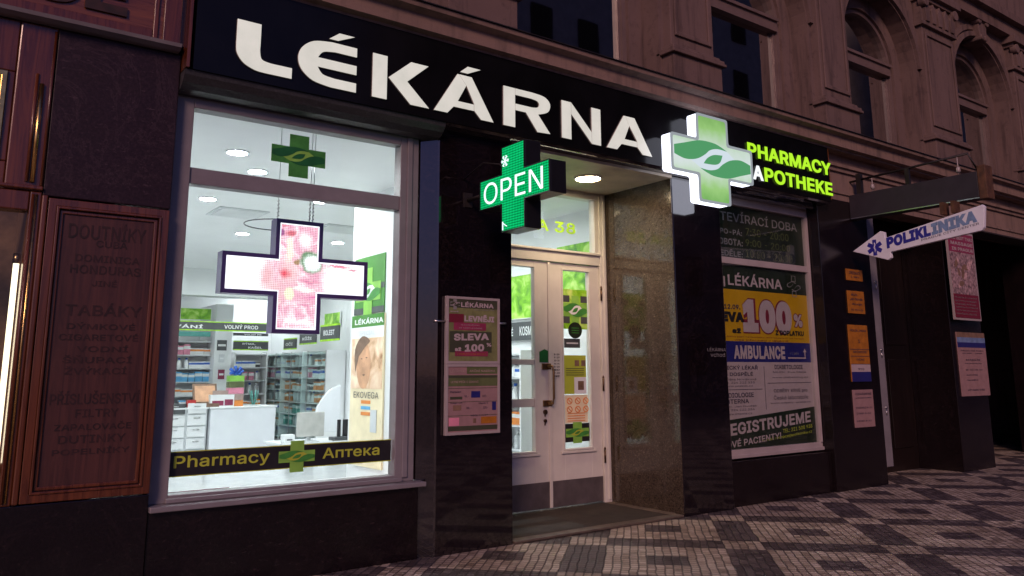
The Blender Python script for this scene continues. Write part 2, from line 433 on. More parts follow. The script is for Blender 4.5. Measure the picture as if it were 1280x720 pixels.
def tag(o, label, cat, group=None):
    o['label'] = label; o['category'] = cat
    if group: o['group'] = group
    return o

FONT = None
try:
    import os
    FONT = bpy.data.fonts.load(os.path.join(bpy.utils.resource_path('LOCAL'), 'datafiles', 'fonts', 'Inter.woff2'))
except Exception:
    FONT = None
from mathutils.geometry import delaunay_2d_cdt
import numpy as np
TYPE = {}
def type_mesh(body, bold):
    """flat mesh of one line of type; strokes thickened by `bold`, overlaps merged by winding number"""
    cu = bpy.data.curves.new('type', 'FONT'); cu.body = body; cu.resolution_u = 4; cu.space_character = 1 + bold * 1.6
    if FONT: cu.font = FONT
    cu.fill_mode = 'NONE'
    ob = bpy.data.objects.new('type', cu); COL.objects.link(ob)
    dg = bpy.context.evaluated_depsgraph_get(); dg.update()
    me = bpy.data.meshes.new_from_object(ob.evaluated_get(dg))
    bpy.data.objects.remove(ob); bpy.data.curves.remove(cu)
    nxt = {}
    for e in me.edges: nxt.setdefault(e.vertices[0], []).append(e.vertices[1]); nxt.setdefault(e.vertices[1], []).append(e.vertices[0])
    co = [v.co.xy.copy() for v in me.vertices]; seen = set(); loops = []
    for v in range(len(co)):
        if v in seen or v not in nxt: continue
        lp = [v]; seen.add(v); cur = v
        nb = sorted(nxt[v]); n = v + 1 if v + 1 in nb else nb[0]
        while n not in seen:
            lp.append(n); seen.add(n); c = [k for k in nxt[n] if k not in seen]
            if not c: break
            n = c[0]
        pts = []
        for k in lp:
            if not pts or (co[k] - pts[-1]).length > 1e-4: pts.append(co[k])
        if len(pts) > 1 and (pts[0] - pts[-1]).length < 1e-4: pts.pop()
        if len(pts) > 2: loops.append(pts)
    area = lambda p: sum(p[k].x * p[(k + 1) % len(p)].y - p[(k + 1) % len(p)].x * p[k].y for k in range(len(p))) / 2
    big = max(loops, key=lambda p: abs(area(p)))
    if area(big) < 0: loops = [l[::-1] for l in loops]
    if bold:
        out = []
        for p in loops:
            q = []; n = len(p)
            for k in range(n):
                d1 = (p[k] - p[k - 1]).normalized(); d2 = (p[(k + 1) % n] - p[k]).normalized()
                n1 = Vector((d1.y, -d1.x)); n2 = Vector((d2.y, -d2.x)); m = n1 + n2
                if m.length < .3: m = n1
                m.normalize(); q.append(p[k] + m * bold / max(.6, m.dot(n1)))
            out.append(q)
        loops = out
    vs, es = [], []
    for p in loops:
        b = len(vs); vs += [Vector((a.x, a.y)) for a in p]; es += [(b + k, b + (k + 1) % len(p)) for k in range(len(p))]
    V, E_, T, _, _, _ = delaunay_2d_cdt(vs, es, [], 0, 1e-5)
    V = np.array([(a.x, a.y) for a in V]); T = np.array([t for t in T if len(t) == 3])
    C = V[T].mean(axis=1); A = np.array([(vs[a].x, vs[a].y) for a, b in es]); B = np.array([(vs[b].x, vs[b].y) for a, b in es])
    cx, cy = C[:, :1], C[:, 1:]
    up = (A[None, :, 1] <= cy) & (B[None, :, 1] > cy); dn = (A[None, :, 1] > cy) & (B[None, :, 1] <= cy)
    cr = (B[None, :, 0] - A[None, :, 0]) * (cy - A[None, :, 1]) - (cx - A[None, :, 0]) * (B[None, :, 1] - A[None, :, 1])
    w_ = (up & (cr > 0)).sum(1) - (dn & (cr < 0)).sum(1)
    T = T[w_ > 0]
    used = np.unique(T); mp = {int(u): k for k, u in enumerate(used)}
    me.clear_geometry()
    me.from_pydata([(V[u][0], V[u][1], 0) for u in used], [], [[mp[int(a)] for a in t] for t in T]); me.update()
    return me
def text(fr, s, a0, b0, a1, b1, c, mat, parent, bold=.0, name='lettering', depth=0, shear=0, slant=0, hfit=True, cap=False):
    """one line of type fitted into the rectangle a0..a1, b0..b1 of the frame"""
    me = type_mesh(s, bold)
    xs = [v.co.x for v in me.vertices]; ys = [v.co.y for v in me.vertices]
    x0, x1, y0, y1 = min(xs), max(xs), min(ys), max(ys)
    if cap: y0, y1 = 0, .73
    W = a1 - a0; Hh = b1 - b0
    if hfit:
        sx, sy = W / (x1 - x0), Hh / (y1 - y0)
    off = wloc(parent) if parent else Vector((0, 0, 0))
    bm = bmesh.new(); bm.from_mesh(me)
    bmesh.ops.remove_doubles(bm, verts=bm.verts, dist=1e-5)
    if depth:
        r = bmesh.ops.extrude_face_region(bm, geom=bm.faces[:])
        top = [g for g in r['geom'] if isinstance(g, bmesh.types.BMVert)]
        for v in top: v.co.z = 1.0
    for v in bm.verts:
        a = (v.co.x - x0) * sx; b = (v.co.y - y0) * sy + slant * a
        v.co = fr.pt(a0 + a, b0 + b, c + (depth if v.co.z > .5 else 0)) - off
    bmesh.ops.recalc_face_normals(bm, faces=bm.faces)
    if not depth:
        for f in bm.faces:
            if f.normal.dot(fr.n) < 0: f.normal_flip()
    bm.to_mesh(me); bm.free()
    me.materials.clear(); me.materials.append(MATS[mat])
    for p in me.polygons: p.material_index = 0
    me.name = name
    o = bpy.data.objects.new(name, me); COL.objects.link(o); o.parent = parent
    return o

c24 = [(math.cos(2 * PI * k / 24), math.sin(2 * PI * k / 24)) for k in range(24)]
def cross_pts(cx, cz, W, H, tw, th):
    """W,H half extents; tw half width of upright, th half height of bar"""
    return [(cx - tw, cz - H), (cx + tw, cz - H), (cx + tw, cz - th), (cx + W, cz - th), (cx + W, cz + th), (cx + tw, cz + th),
            (cx + tw, cz + H), (cx - tw, cz + H), (cx - tw, cz + th), (cx - W, cz + th), (cx - W, cz - th), (cx - tw, cz - th)]
def spline(pts, n=6):
    out = []
    N = len(pts)
    for k in range(N - 1):
        p0, p1, p2, p3 = pts[max(k - 1, 0)], pts[k], pts[k + 1], pts[min(k + 2, N - 1)]
        for j in range(n):
            t = j / n
            out.append(tuple(.5 * ((2 * p1[i]) + (-p0[i] + p2[i]) * t + (2 * p0[i] - 5 * p1[i] + 4 * p2[i] - p3[i]) * t * t + (-p0[i] + 3 * p1[i] - 3 * p2[i] + p3[i]) * t ** 3) for i in (0, 1)))
    out.append(pts[-1]); return out
WT = spline([(-.98, .14), (-.71, .23), (-.35, .35), (0, .36), (.2, .31), (.36, .24)])
WBP = [(.36, .24), (.12, .25), (-.08, .19), (-.22, .07), (-.4, -.045), (-.58, -.10), (-.76, -.11), (-.98, -.05)]
WAVE = WT + spline(WBP)[1:]
HB = spline(WBP[:6]); HAND = HB + [(-a, -b) for a, b in HB][1:-1]
LEAF = spline([(-.27, -.13), (-.17, .0), (.0, .10), (.23, .13)], 5) + spline([(.23, .13), (.16, -.03), (.02, -.11), (-.27, -.13)], 5)[1:-1]
def logo(fr, cx, cz, W, H, tw, th, c, parent, base='green_leaf', wave='green_dark', hand='green_light', leaf=None, step=.0012, thick=None):
    S = lambda pts: [(cx + a * W, cz + b * th / .36) for a, b in pts]
    if base:
        mb = MB()
        if thick: mb.prism(fr, cross_pts(cx, cz, W, H, tw, th), c - thick, c)
        else: mb.flat(fr, cross_pts(cx, cz, W, H, tw, th), c)
        mb.build('cross_emblem', base, parent)
    mb = MB(); mb.flat(fr, S(HAND), c + step, 0)
    mb.flat(fr, S(WAVE), c + 2 * step, 1); mb.flat(fr, S([(-a, -b) for a, b in WAVE]), c + 2.2 * step, 1)
    mb.flat(fr, S(LEAF), c + 3 * step, 1)
    mb.build('leaf_emblem', [hand, wave], parent)

# ================================================================== SETTING
mb = MB(); mb.flat(Fr((0, 0, 0), (1, 0, 0), (0, 1, 0)), [(-300, -300), (300, -300), (300, 300), (-300, 300)], -.16)
mb.build('ground', 'asphalt', kind='structure')
mb = MB(); mb.box(-25, 60, -7.6, 14.5, -.12, 0); mb.build('pavement', 'mosaic', kind='structure')
mb = MB(); mb.box(-25, 60, -7.85, -7.6, -.2, .005); mb.build('kerb', 'stone_edge', kind='structure', bevel=.02)

# ---------------------------------------------------------------- historic building
BX0, BX1 = -4.0, 19.0
bld = thing('corner_building', 'old plastered town house above the shops with arched windows and pilasters', 'building', (7, .5, 0))
mb = MB()
fr = front(.10)
# upper wall with arched openings
OPEN = [(-1.5, .45), (1.25, 3.2), (4.02, 5.98), (6.80, 8.72), (9.52, 11.45), (12.55, 14.55), (15.6, 17.6)]
OPEN[0] = (-1.6, .4); OPEN[1] = (1.3, 3.25)
SPR, WT_TOP = 5.72, 9.0
prev = BX0
for a, b in OPEN:
    r = (b - a) / 2; cx = (a + b) / 2
    mb.fbox(fr, prev, a, 4.24, WT_TOP, -.5, 0)
    mb.fbox(fr, a, b, 4.24, 4.32, -.5, 0)
    arc = [(cx + r * math.cos(PI * k / 20), SPR + r * math.sin(PI * k / 20)) for k in range(21)]
    mb.prism(fr, [(b, WT_TOP), (a, WT_TOP)] + arc[::-1], -.5, 0)
    prev = b
mb.fbox(fr, prev, BX1, 4.24, WT_TOP, -.5, 0)
mb.box(BX0, BX1, .61, .64, 3.5, 4.24)
mb.build('upper_wall', 'plaster', bld)
# archivolts, keystones
for a, b in OPEN:
    r = (b - a) / 2; cx = (a + b) / 2
    mb = MB()
    for r0, r1, c in ((r + .02, r + .10, .05), (r + .13, r + .22, .03)):
        o = [(cx + r1 * math.cos(PI * k / 20), SPR + r1 * math.sin(PI * k / 20)) for k in range(21)]
        i_ = [(cx + r0 * math.cos(PI * k / 20), SPR + r0 * math.sin(PI * k / 20)) for k in range(21)]
        mb.prism(fr, o + i_[::-1], -.01, c)
    mb.build('arch_moulding', 'plaster', bld)
    mb = MB()
    mb.prism(fr, [(cx - .10, SPR + r - .06), (cx + .10, SPR + r - .06), (cx + .17, SPR + r + .32), (cx - .17, SPR + r + .32)], -.2, .12)
    for sgn in (-1, 1):
        mb.tube([fr.pt(cx + sgn * .13, SPR + r + .27, -.05), fr.pt(cx + sgn * .13, SPR + r + .27, .15)], .075, 12)
        mb.tube([fr.pt(cx + sgn * .06, SPR + r - .02, -.05), fr.pt(cx + sgn * .06, SPR + r - .02, .14)], .05, 12)
    mb.build('keystone', 'plaster', bld, bevel=.012)
for a, b in OPEN:
    r = (b - a) / 2; cx = (a + b) / 2; e = .20
    lo_ = [(a, 4.322)] + [(cx - r * math.cos(PI * k / 20), SPR + r * math.sin(PI * k / 20)) for k in range(21)] + [(b, 4.322)]
    li_ = [(b - e, 4.322)] + [(cx + (r - e) * math.cos(PI * k / 20), SPR + (r - e) * math.sin(PI * k / 20)) for k in range(21)] + [(a + e, 4.322)]
    mb = MB(); mb.prism(fr, lo_ + li_, -.5, -.24); mb.build('window_reveal', 'plaster', bld)
# pilasters
for (a, b) in ((-4, -1.7), (.5, 1.2), (3.32, 3.95), (6.06, 6.74), (8.80, 9.46), (11.53, 12.48), (14.62, 15.5)):
    mb = MB(); w = b - a; c = .10
    mb.fbox(fr, a - .04, b + .05, 4.24, 4.62, -.05, .16)           # pedestal
    for k, (z0, z1, e) in enumerate(((4.62, 4.655, .20), (4.655, 4.69, .185), (4.69, 4.73, .15))):
        mb.fbox(fr, a - .04 - (e - .16), b + .05 + (e - .16), z0, z1, -.05, e)
    mb.fbox(fr, a, b, 4.73, 6.4, -.05, c)                           # shaft
    # raised border of the shaft, sunk field
    for (x0, x1, z0, z1) in ((a + .05, a + .10, 4.85, 6.3), (b - .10, b - .05, 4.85, 6.3), (a + .10, b - .10, 4.85, 4.90), (a + .10, b - .10, 6.25, 6.3)):
        mb.fbox(fr, x0, x1, z0, z1, c, c + .025)
    mb.build('pilaster', 'plaster', bld, bevel=.008)
    mb = MB()
    for z0, z1, e in ((6.4, 6.46, .05), (6.46, 6.80, .02), (6.80, 6.86, .06), (6.86, 6.98, .12)):
        mb.fbox(fr, a - e, b + e, z0, z1, -.05, c + e)
    for k in range(5):
        x = a + (k + .5) * w / 5
        mb.prism(fr, [(x - .05, 6.46), (x + .05, 6.46), (x + .075, 6.66), (x, 6.78), (x - .075, 6.66)], c + .01, c + .07)
    for sgn in (-1, 1):
        mb.tube([fr.pt((a + b) / 2 + sgn * (w / 2 - .02), 6.76, c), fr.pt((a + b) / 2 + sgn * (w / 2 - .02), 6.76, c + .10)], .08, 12)
    mb.build('capital', 'plaster', bld, bevel=.006)
mb = MB(); mb.fbox(fr, BX0, BX1, 6.98, 7.2, -.05, .16); mb.fbox(fr, BX0, BX1, 7.2, 7.32, -.05, .26); mb.build('string_course', 'plaster', bld)
# windows: frame, transom, panes
FW = .43
for a, b in OPEN:
    a += .20; b -= .20
    r = (b - a) / 2; cx = (a + b) / 2; f2 = front(FW)
    w = MB(); t_ = .06
    arcO = [(cx + r * math.cos(PI * k / 20), SPR + r * math.sin(PI * k / 20)) for k in range(21)]
    arcI = [(cx + (r - t_) * math.cos(PI * k / 20), SPR + (r - t_) * math.sin(PI * k / 20)) for k in range(21)]
    w.prism(f2, [(b, 4.32)] + arcO + [(a, 4.32), (a + t_, 4.32 + t_)] + arcI[::-1] + [(b - t_, 4.32 + t_)], -.03, .05) if False else None
    w.fbox(f2, a, a + t_, 4.32, SPR, -.03, .05); w.fbox(f2, b - t_, b, 4.32, SPR, -.03, .05)
    w.fbox(f2, a + t_, b - t_, 4.32, 4.32 + t_, -.03, .05)
    w.prism(f2, arcO + arcI[::-1], -.03, .05)
    w.fbox(f2, a + t_, b - t_, SPR - .10, SPR + .03, -.03, .08)
    w.fbox(f2, a + t_, b - t_, SPR + .03, SPR + .07, -.03, .11)
    w.fbox(f2, a + t_ + .001, a + t_ + .04, 4.32 + t_, SPR - .1, -.03, .03); w.fbox(f2, b - t_ - .04, b - t_ - .001, 4.32 + t_, SPR - .1, -.03, .03)
    wo = w.build('window', 'frame_brown', bld, loc=(cx, FW, 4.32))
    p = MB(); p.flat(f2, [(a + .02, 4.34), (b - .02, 4.34)] + [(cx + (r - .02) * math.cos(PI * k / 20), SPR + (r - .02) * math.sin(PI * k / 20)) for k in range(21)], -.01)
    p.build('pane', 'dark_pane', wo, loc=(cx, FW, 4.32))
mb = MB(); mb.box(BX0, BX1, .75, .8, 4.2, 9); mb.build('room_backing', 'curtain_dark', bld)
# cornice over the shops
mb = MB()
mb.profile([(.10, 4.0), (-.13, 4.0), (-.13, 4.02), (-.19, 4.03), (-.19, 4.15), (-.21, 4.16), (-.26, 4.175), (-.27, 4.21), (-.20, 4.235), (.10, 4.26)], 1.27, BX1)
mb.profile([(.10, 4.0), (-.13, 4.0), (-.19, 4.03), (-.19, 4.15), (-.27, 4.2), (.10, 4.26)], BX0, 1.26)
mb.build('cornice', 'cornice_plaster', bld)
mb = MB(); mb.profile([(.09, 4.262), (-.20, 4.238), (-.285, 4.213), (-.285, 4.222), (-.20, 4.25), (.09, 4.28)], BX0, BX1); mb.build('cornice_flashing', 'dark_iron', bld)
# plaster band right of the sign board
mb = MB(); mb.box(8.62, BX1, .0, .3, 3.42, 3.998)
mb.box(8.62, BX1, -.03, -.002, 3.78, 3.83); mb.box(8.62, BX1, -.06, -.001, 3.832, 3.87); mb.box(8.62, BX1, -.02, -.001, 3.50, 3.54)
mb.build('plaster_band', 'cornice_plaster', bld)
mb = MB(); mb.box(12.4, BX1, -.01, .3, 3.40, 3.42); mb.build('lintel', 'dark_plaster', bld)

# stone cladding
P1L, P1R, P2L, P2R = 3.10, 3.963, 5.963, 6.70
def clad(name, mat, *boxes, bevel=.006):
    mb = MB()
    for b in boxes: mb.box(*b)
    return mb.build(name, mat, bld, bevel=bevel)
clad('stone_slab', 'granite_slab', (.50, 1.222, 0, .3, 2.40, 3.455))
clad('plinth', 'granite_base', (BX0, 1.22, .0, .3, 0, .625))
clad('plinth', 'granite_base', (1.222, 3.111, .02, .3, 0, .5148))
mb = MB()                                                          # pillar with rounded corner
top = Fr((0, 0, 0), (1, 0, 0), (0, 1, 0))
rr = .11
pts = [(3.112, .42), (3.112, .075), (3.235, .012), (3.247, 0), (P1R, 0), (P1R, .42)]
mb.prism(top, pts, 0, 3.30); o = mb.build('pillar', 'granite', bld)
clad('recess_wall', 'granite', (P1R - .04, P1R, .421, 1.0, 0, 3.30))
clad('pillar', 'granite', (P2L + .012, P2R, 0, .5, 0, 3.30))
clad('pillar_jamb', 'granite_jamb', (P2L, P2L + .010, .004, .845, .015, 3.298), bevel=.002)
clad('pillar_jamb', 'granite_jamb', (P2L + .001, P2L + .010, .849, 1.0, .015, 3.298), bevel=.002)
clad('plinth', 'granite_base', (P2R + .002, 8.498, .05, .3, 0, .44))
clad('pillar', 'granite_base', (8.50, 9.57, 0, .7, 0, 3.42))
clad('pillar', 'granite_base', (11.48, 12.40, 0, .7, 0, 3.41))
clad('pillar', 'granite_base', (15.0, 16.4, 0, .7, 0, 3.40))
clad('lintel', 'granite', (P2R + .002, 8.498, .03, .3, 3.25, 3.42), (P2R + .002, 8.498, .18, .3, 3.20, 3.249))
mb = MB()                                                          # rounded lintel over window
mb.profile([(.075, 3.205), (.03, 3.205), (-.02, 3.222), (-.07, 3.255), (-.105, 3.295), (-.115, 3.328), (.075, 3.328)], 1.226, 3.235); mb.box(1.226, 3.235, .076, .3, 3.262, 3.327)
mb.build('lintel', 'granite_lintel', bld)
mb = MB(); mb.profile([(.5, 3.302), (-.02, 3.302), (-.10, 3.31), (-.12, 3.328), (.5, 3.328)], 3.237, 8.58); mb.build('lintel', 'granite', bld)
mb = MB(); mb.box(P1R + .002, P2L - .002, -.02, 1.0, 3.272, 3.300); mb.box(P1R, P2L, 1.0, 1.2, 3.29, 3.5); mb.build('soffit', 'soffit', bld)
mb = MB(); mb.box(P1R, 4.22, 1.0, 1.12, 0, 3.29); mb.build('recess_wall', 'granite', bld)
# dark passages on the right
mb = MB(); mb.box(9.60, 11.47, .60, .66, 0, 3.41); mb.build('passage_door', 'wood_dark', bld)
mb = MB()
for x in (9.95, 10.85):
    mb.box(x, x + .5, .585, .599, .3, 1.5); mb.box(x, x + .5, .585, .599, 1.7, 3.1)
mb.build('door_panel', 'wood_dark', bld, bevel=.01)
mb = MB(); mb.box(12.41, 14.99, 1.6, 1.66, 0, 3.6); mb.build('passage_door', 'wood_dark', bld)
mb = MB(); mb.box(BX0, BX1, .0, 14.3, 9.0, 9.1); mb.box(BX1 - .2, BX1, .62, 14.3, 0, 9.0); mb.box(BX0, BX0 + .2, .62, 14.3, 0, 9.0); mb.box(BX0, BX1, 14.1, 14.3, 0, 9.0); mb.build('side_wall', 'plaster', bld)
mb = MB(); mb.box(16.4, BX1, 0, .6, 0, 3.4); mb.build('end_wall', 'granite_base', bld)

mb = MB(); mb.box(P1R + .01, P2L - .10, .10, 1.0, .004, .02); mb.build('entrance_floor', 'stone_step', kind='structure')
mb = MB(); mb.box(P1R + .01, P2L - .02, -.02, .095, .004, .024); mb.box(P2L - .095, P2L - .005, .10, .99, .004, .026); mb.build('entrance_threshold', 'stone_edge', kind='structure', bevel=.005)

strip = MB(); strip.box(9.60, 9.75, .02, .10, .20, 3.41)
st = strip.build('metal_strip', 'frame_paint', None, loc=(9.67, .06, .2)); tag(st, 'tall narrow pale metal strip beside the dark passage, with small bolts', 'door post')
for z in (.9, 1.6, 2.45):
    b_ = MB(); b_.tube([(9.68, .021, z), (9.68, .005, z)], .018, 10); b_.tube([(9.68, .012, z - .03), (9.68, .010, z - .09)], .008, 6); b_.build('bolt', 'steel', st)

# ---------------------------------------------------------------- shop interior shell
IX0, IX1, IY1, CEIL = .95, 6.42, 12.6, 3.30
mb = MB(); mb.box(IX0, P1R - .05, .45, IY1, .0, .045); mb.box(P1R - .05, IX1 + .1, 1.13, IY1, .0, .045); mb.build('interior_floor', 'floor_tile', kind='structure')
mb = MB(); mb.box(IX0, IX1 + .1, .25, IY1, CEIL, CEIL + .08); mb.build('interior_ceiling', 'ceiling_white', kind='structure')
mb = MB(); mb.box(IX0 - .1, IX0, .30, IY1, 0, CEIL); mb.build('interior_wall', 'wall_white', kind='structure')
mb = MB(); mb.box(IX1, IX1 + .1, 1.02, IY1, 0, CEIL); mb.build('interior_wall', 'wall_white', kind='structure')
mb = MB(); mb.box(IX0, IX1, IY1, IY1 + .1, 0, CEIL); mb.build('interior_wall', 'wall_white', kind='structure')
mb = MB(); mb.box(3.90, 4.0, 1.13, 2.98, .045, CEIL); mb.build('partition_wall', 'wall_white', kind='structure')
mb = MB(); mb.box(3.90, 3.921, .422, 1.129, .045, CEIL); mb.box(P1L, 3.9, .422, .44, .045, CEIL); mb.build('partition_wall', 'wall_white', kind='structure')
mb = MB(); mb.box(3.4, 6.42, 10.2, 10.6, 2.80, CEIL); mb.build('ceiling_beam', 'wall_white', kind='structure')
mb = MB(); mb.box(IX0, P1L, .30, .95, .045, .50); mb.build('display_ledge', 'white', kind='structure')

def downlight(x, y, label, r=.085):
    t_ = thing('ceiling_light', label, 'ceiling light', (x, y, CEIL), 'round ceiling lights in the shop')
    a = MB(); c = Fr((x, y, CEIL), (1, 0, 0), (0, -1, 0))
    n = 24; O = [((r + .022) * math.cos(2 * PI * k / n), (r + .022) * math.sin(2 * PI * k / n)) for k in range(n)]
    I = [(r * math.cos(2 * PI * k / n), r * math.sin(2 * PI * k / n)) for k in range(n)]
    a.ring(c, O, I, .0005, .012); a.build('trim_ring', 'white', t_)
    b = MB(); b.prism(c, I, .001, .006); b.build('lens', 'downlight', t_)
for (p, lb) in (((297, 190), 'large round downlight above the transom pane, left of the green cross'), ((322, 214), 'round downlight just under the nearest one, below left of the green cross'),
                ((260, 248), 'small round downlight at top left of the main window pane'), ((303, 291.6), 'small round downlight above the left arm of the hanging cross'),
                ((422, 303), 'small round downlight above the right arm of the hanging cross'), ((400, 251), 'round downlight just under the transom bar, right of the hanging chains'),
                ((268, 371), 'faint round downlight under the left arm of the hanging cross')):
    x, y = ah(p[0], p[1], CEIL); 
    if y > 11.8: y = 11.8; x = min(x, 6.0)
    downlight(x, y, lb)
for x, y in ((1.7, 6.2), (3.2, 8.4), (5.2, 8.6), (5.1, 2.2), (5.3, 3.9), (1.6, 10)):  # extra downlights added out of direct view to light the room
    downlight(x, y, 'added round downlight in the shop ceiling, out of direct view')
# ceiling grilles
for (p, lb) in (((297, 266), 'faint square ceiling grille left of the hanging chains'), ((425, 286), 'faint square ceiling grille right of the hanging cross')):
    x, y = ah(*p, CEIL)
    v = thing('ceiling_vent', lb, 'air vent', (x, y, CEIL)); a = MB()
    a.box(x - .3, x + .3, y - .3, y + .3, CEIL - .012, CEIL - .001); a.build('vent_frame', 'shelf_grey', v)
    a = MB()
    for k in range(7): a.box(x - .26, x + .26, y - .25 + k * .075, y - .21 + k * .075, CEIL - .022, CEIL - .013)
    a.build('vent_slats', 'white', v)

# ---------------------------------------------------------------- left shop window
YG = .15
win = thing('shop_window', 'large grey framed display window of the pharmacy, lit from inside', 'window', (2.15, .1, .5))
wx0, wx1 = 1.20, 3.10
zt = 3.26; zb = .55
gx0 = at(236, 300, .08)[0] - .02; gx1 = at(494, 300, YG)[0]
zg_top = at(400, 166.5, YG)[1]; z_m1 = at(360, 228, YG)[1]; z_m0 = at(360, 247, YG)[1]
zg_bot = at(350, 607, .08)[1]
mb = MB(); f0 = front(YG)
mb.fbox(f0, wx0, gx0, zb, zt, -.04, .07); mb.fbox(f0, gx1, wx1 + .0, zb, zt, -.04, .07)
mb.fbox(f0, gx0, gx1, zg_top, zt, -.04, .07); mb.fbox(f0, gx0, gx1, z_m0, z_m1, -.04, .055); mb.fbox(f0, gx0, gx1, zb, zg_bot, -.04, .07)
mb.fbox(f0, gx1 + .055, gx1 + .10, zb + .03, zt - .05, .07, .085); mb.fbox(f0, wx0, wx0 + .03, zb + .03, zt - .03, .07, .085)
mb.fbox(f0, gx0, gx1, zt - .05, zt - .01, .07, .085); mb.fbox(f0, gx0 - .02, gx1 + .05, zb + .002, zb + .03, .07, .10)
mb.build('frame', 'frame_paint', win, bevel=.005)
mb = MB(); mb.box(wx0 + .024, wx1 + .05, -.03, .10, .515, .5495); mb.build('sill', 'frame_paint', win, bevel=.006)
mb = MB(); mb.fbox(f0, gx0, gx1, zg_bot, z_m0, -.004, .004); mb.build('glass_pane', 'glass', win)
mb = MB(); mb.fbox(f0, gx0, gx1, z_m1, zg_top, -.004, .004); mb.build('glass_pane', 'glass', win)
# stickers on glass
def sticker_cross(px0, px1, py0, py1, Y, parent, **kw):
    a0, _ = at(px0, (py0 + py1) / 2, Y); a1, _ = at(px1, (py0 + py1) / 2, Y)
    _, b1 = at((px0 + px1) / 2, py0, Y); _, b0 = at((px0 + px1) / 2, py1, Y)
    W, H = (a1 - a0) / 2, (b1 - b0) / 2
    logo(front(Y), (a0 + a1) / 2, (b0 + b1) / 2, W, H, W * .36, H * .40, 0, parent, **kw)
s1 = thing('cross_sticker', 'green pharmacy cross sticker with leaf on the transom pane', 'sticker', (at(373, 195, .15)[0], .14, at(373, 195, .15)[1]))
sticker_cross(339, 407, 169, 222, .139, s1)
YS = .138; fS = front(YS)
a0, b1 = at(211, 567, YS); a1, b0 = at(488, 577, YS)
b1 = at(350, 558, YS)[1]; b0 = at(350, 585.5, YS)[1]
band = thing('window_sticker', 'black band sticker with lime writing and green cross along the window bottom', 'sticker', ((a0 + a1) / 2, YS, b0))
mb = MB(); mb.flat(fS, [(a0, b0), (a1, b0), (a1, b1), (a0, b1)], 0, 0)
mb.flat(fS, [(a0, b0 - .006), (a1, b0 - .006), (a1, b0), (a0, b0)], 0, 1); mb.flat(fS, [(a0, b1), (a1, b1), (a1, b1 + .006), (a0, b1 + .006)], 0, 1)
mb.build('band', ['black_matte', 'lime_text'], band)
hB = b1 - b0
text(fS, 'Pharmacy', at(217, 580, YS)[0], b0 + hB * .20, at(337, 575, YS)[0], b0 + hB * .84, .002, 'lime_text', band, .012)
text(fS, 'Аптека', at(403, 570, YS)[0], b0 + hB * .30, at(474, 570, YS)[0], b0 + hB * .80, .002, 'lime_text', band, .012)
cxx = at(371, 571, YS)[0]; wl = (at(393, 571, YS)[0] - at(348, 571, YS)[0]) / 2
logo(fS, cxx, (b0 + b1) / 2, wl, hB * .72, wl * .38, hB * .26, .003, band, base='green_light', wave='green_leaf', hand='lime_text')

# ---------------------------------------------------------------- LED picture cross hanging behind the glass
Yc = .42; fc = front(Yc)
cL = at(276, 345, Yc)[0]; cR = at(459, 345, Yc)[0]; vL = at(346, 345, Yc)[0]; vR = at(405, 345, Yc)[0]
zT = at(375, 276, Yc)[1]; zB = at(368, 417, Yc)[1]; hT = at(368, 324, Yc)[1]; hB2 = at(368, 374, Yc)[1]
CXc = (vL + vR) / 2; tw = (vR - vL) / 2; W = (cR - cL) / 2; CXc = (cL + cR) / 2; CZc = (zT + zB) / 2; H = (zT - zB) / 2; th = (hT - hB2) / 2
hc = thing('led_cross', 'glowing white and pink picture screen shaped as a cross, hanging in window', 'led screen', (CXc, Yc, zT))
mb = MB(); mb.prism(fc, cross_pts(CXc, CZc, W, H, tw, th), -.11, -.006); mb.build('housing', 'dark_purple' if 'dark_purple' in MATS else simple('dark_purple', (.07, .03, .17), .35) and 'dark_purple', hc)
e = .030
mb = MB(); mb.ring(fc, cross_pts(CXc, CZc, W, H, tw, th), cross_pts(CXc, CZc, W - e, H - e, tw - e, th - e), -.006, .006); mb.build('bezel', 'dark_purple', hc)
mb = MB(); mb.flat(fc, cross_pts(CXc, CZc, W - e, H - e, tw - e, th - e), -.003); mb.build('screen', 'led_picture', hc)
mb = MB(); mb.ring(fc, cross_pts(CXc, CZc, W - e, H - e, tw - e, th - e), cross_pts(CXc, CZc, W - e - .010, H - e - .010, tw - e - .010, th - e - .010), -.0028, -.001); mb.build('lit_edge', 'screen_edge', hc)
def P_(px, py): return at(px, py, Yc)
for px in (350, 390, 394):
    x = P_(px, 275)[0]; ztop = CEIL
    ch = MB(); z = zT
    ch.tube([(x, Yc + .05, zT), (x, Yc + .05, CEIL)], .0035, 6)
    for k in range(6): ch.tube([(x - .006, Yc + .05, zT + .02 + k * .03), (x + .006, Yc + .05, zT + .035 + k * .03)], .006, 6)
    ch.build('chain', 'steel', hc)
mb = MB(); x, z = P_(368, 276)
mb.tube([(x + .26 * math.cos(2 * PI * k / 30), Yc + .35 + .26 * math.sin(2 * PI * k / 30), zT + .015) for k in range(31)], .005, 6)
mb.tube([(x, Yc + .09, zT + .015), (x, Yc + .05, zT - .02)], .005, 6)
mb.build('cable_loop', 'dark_grey', hc)

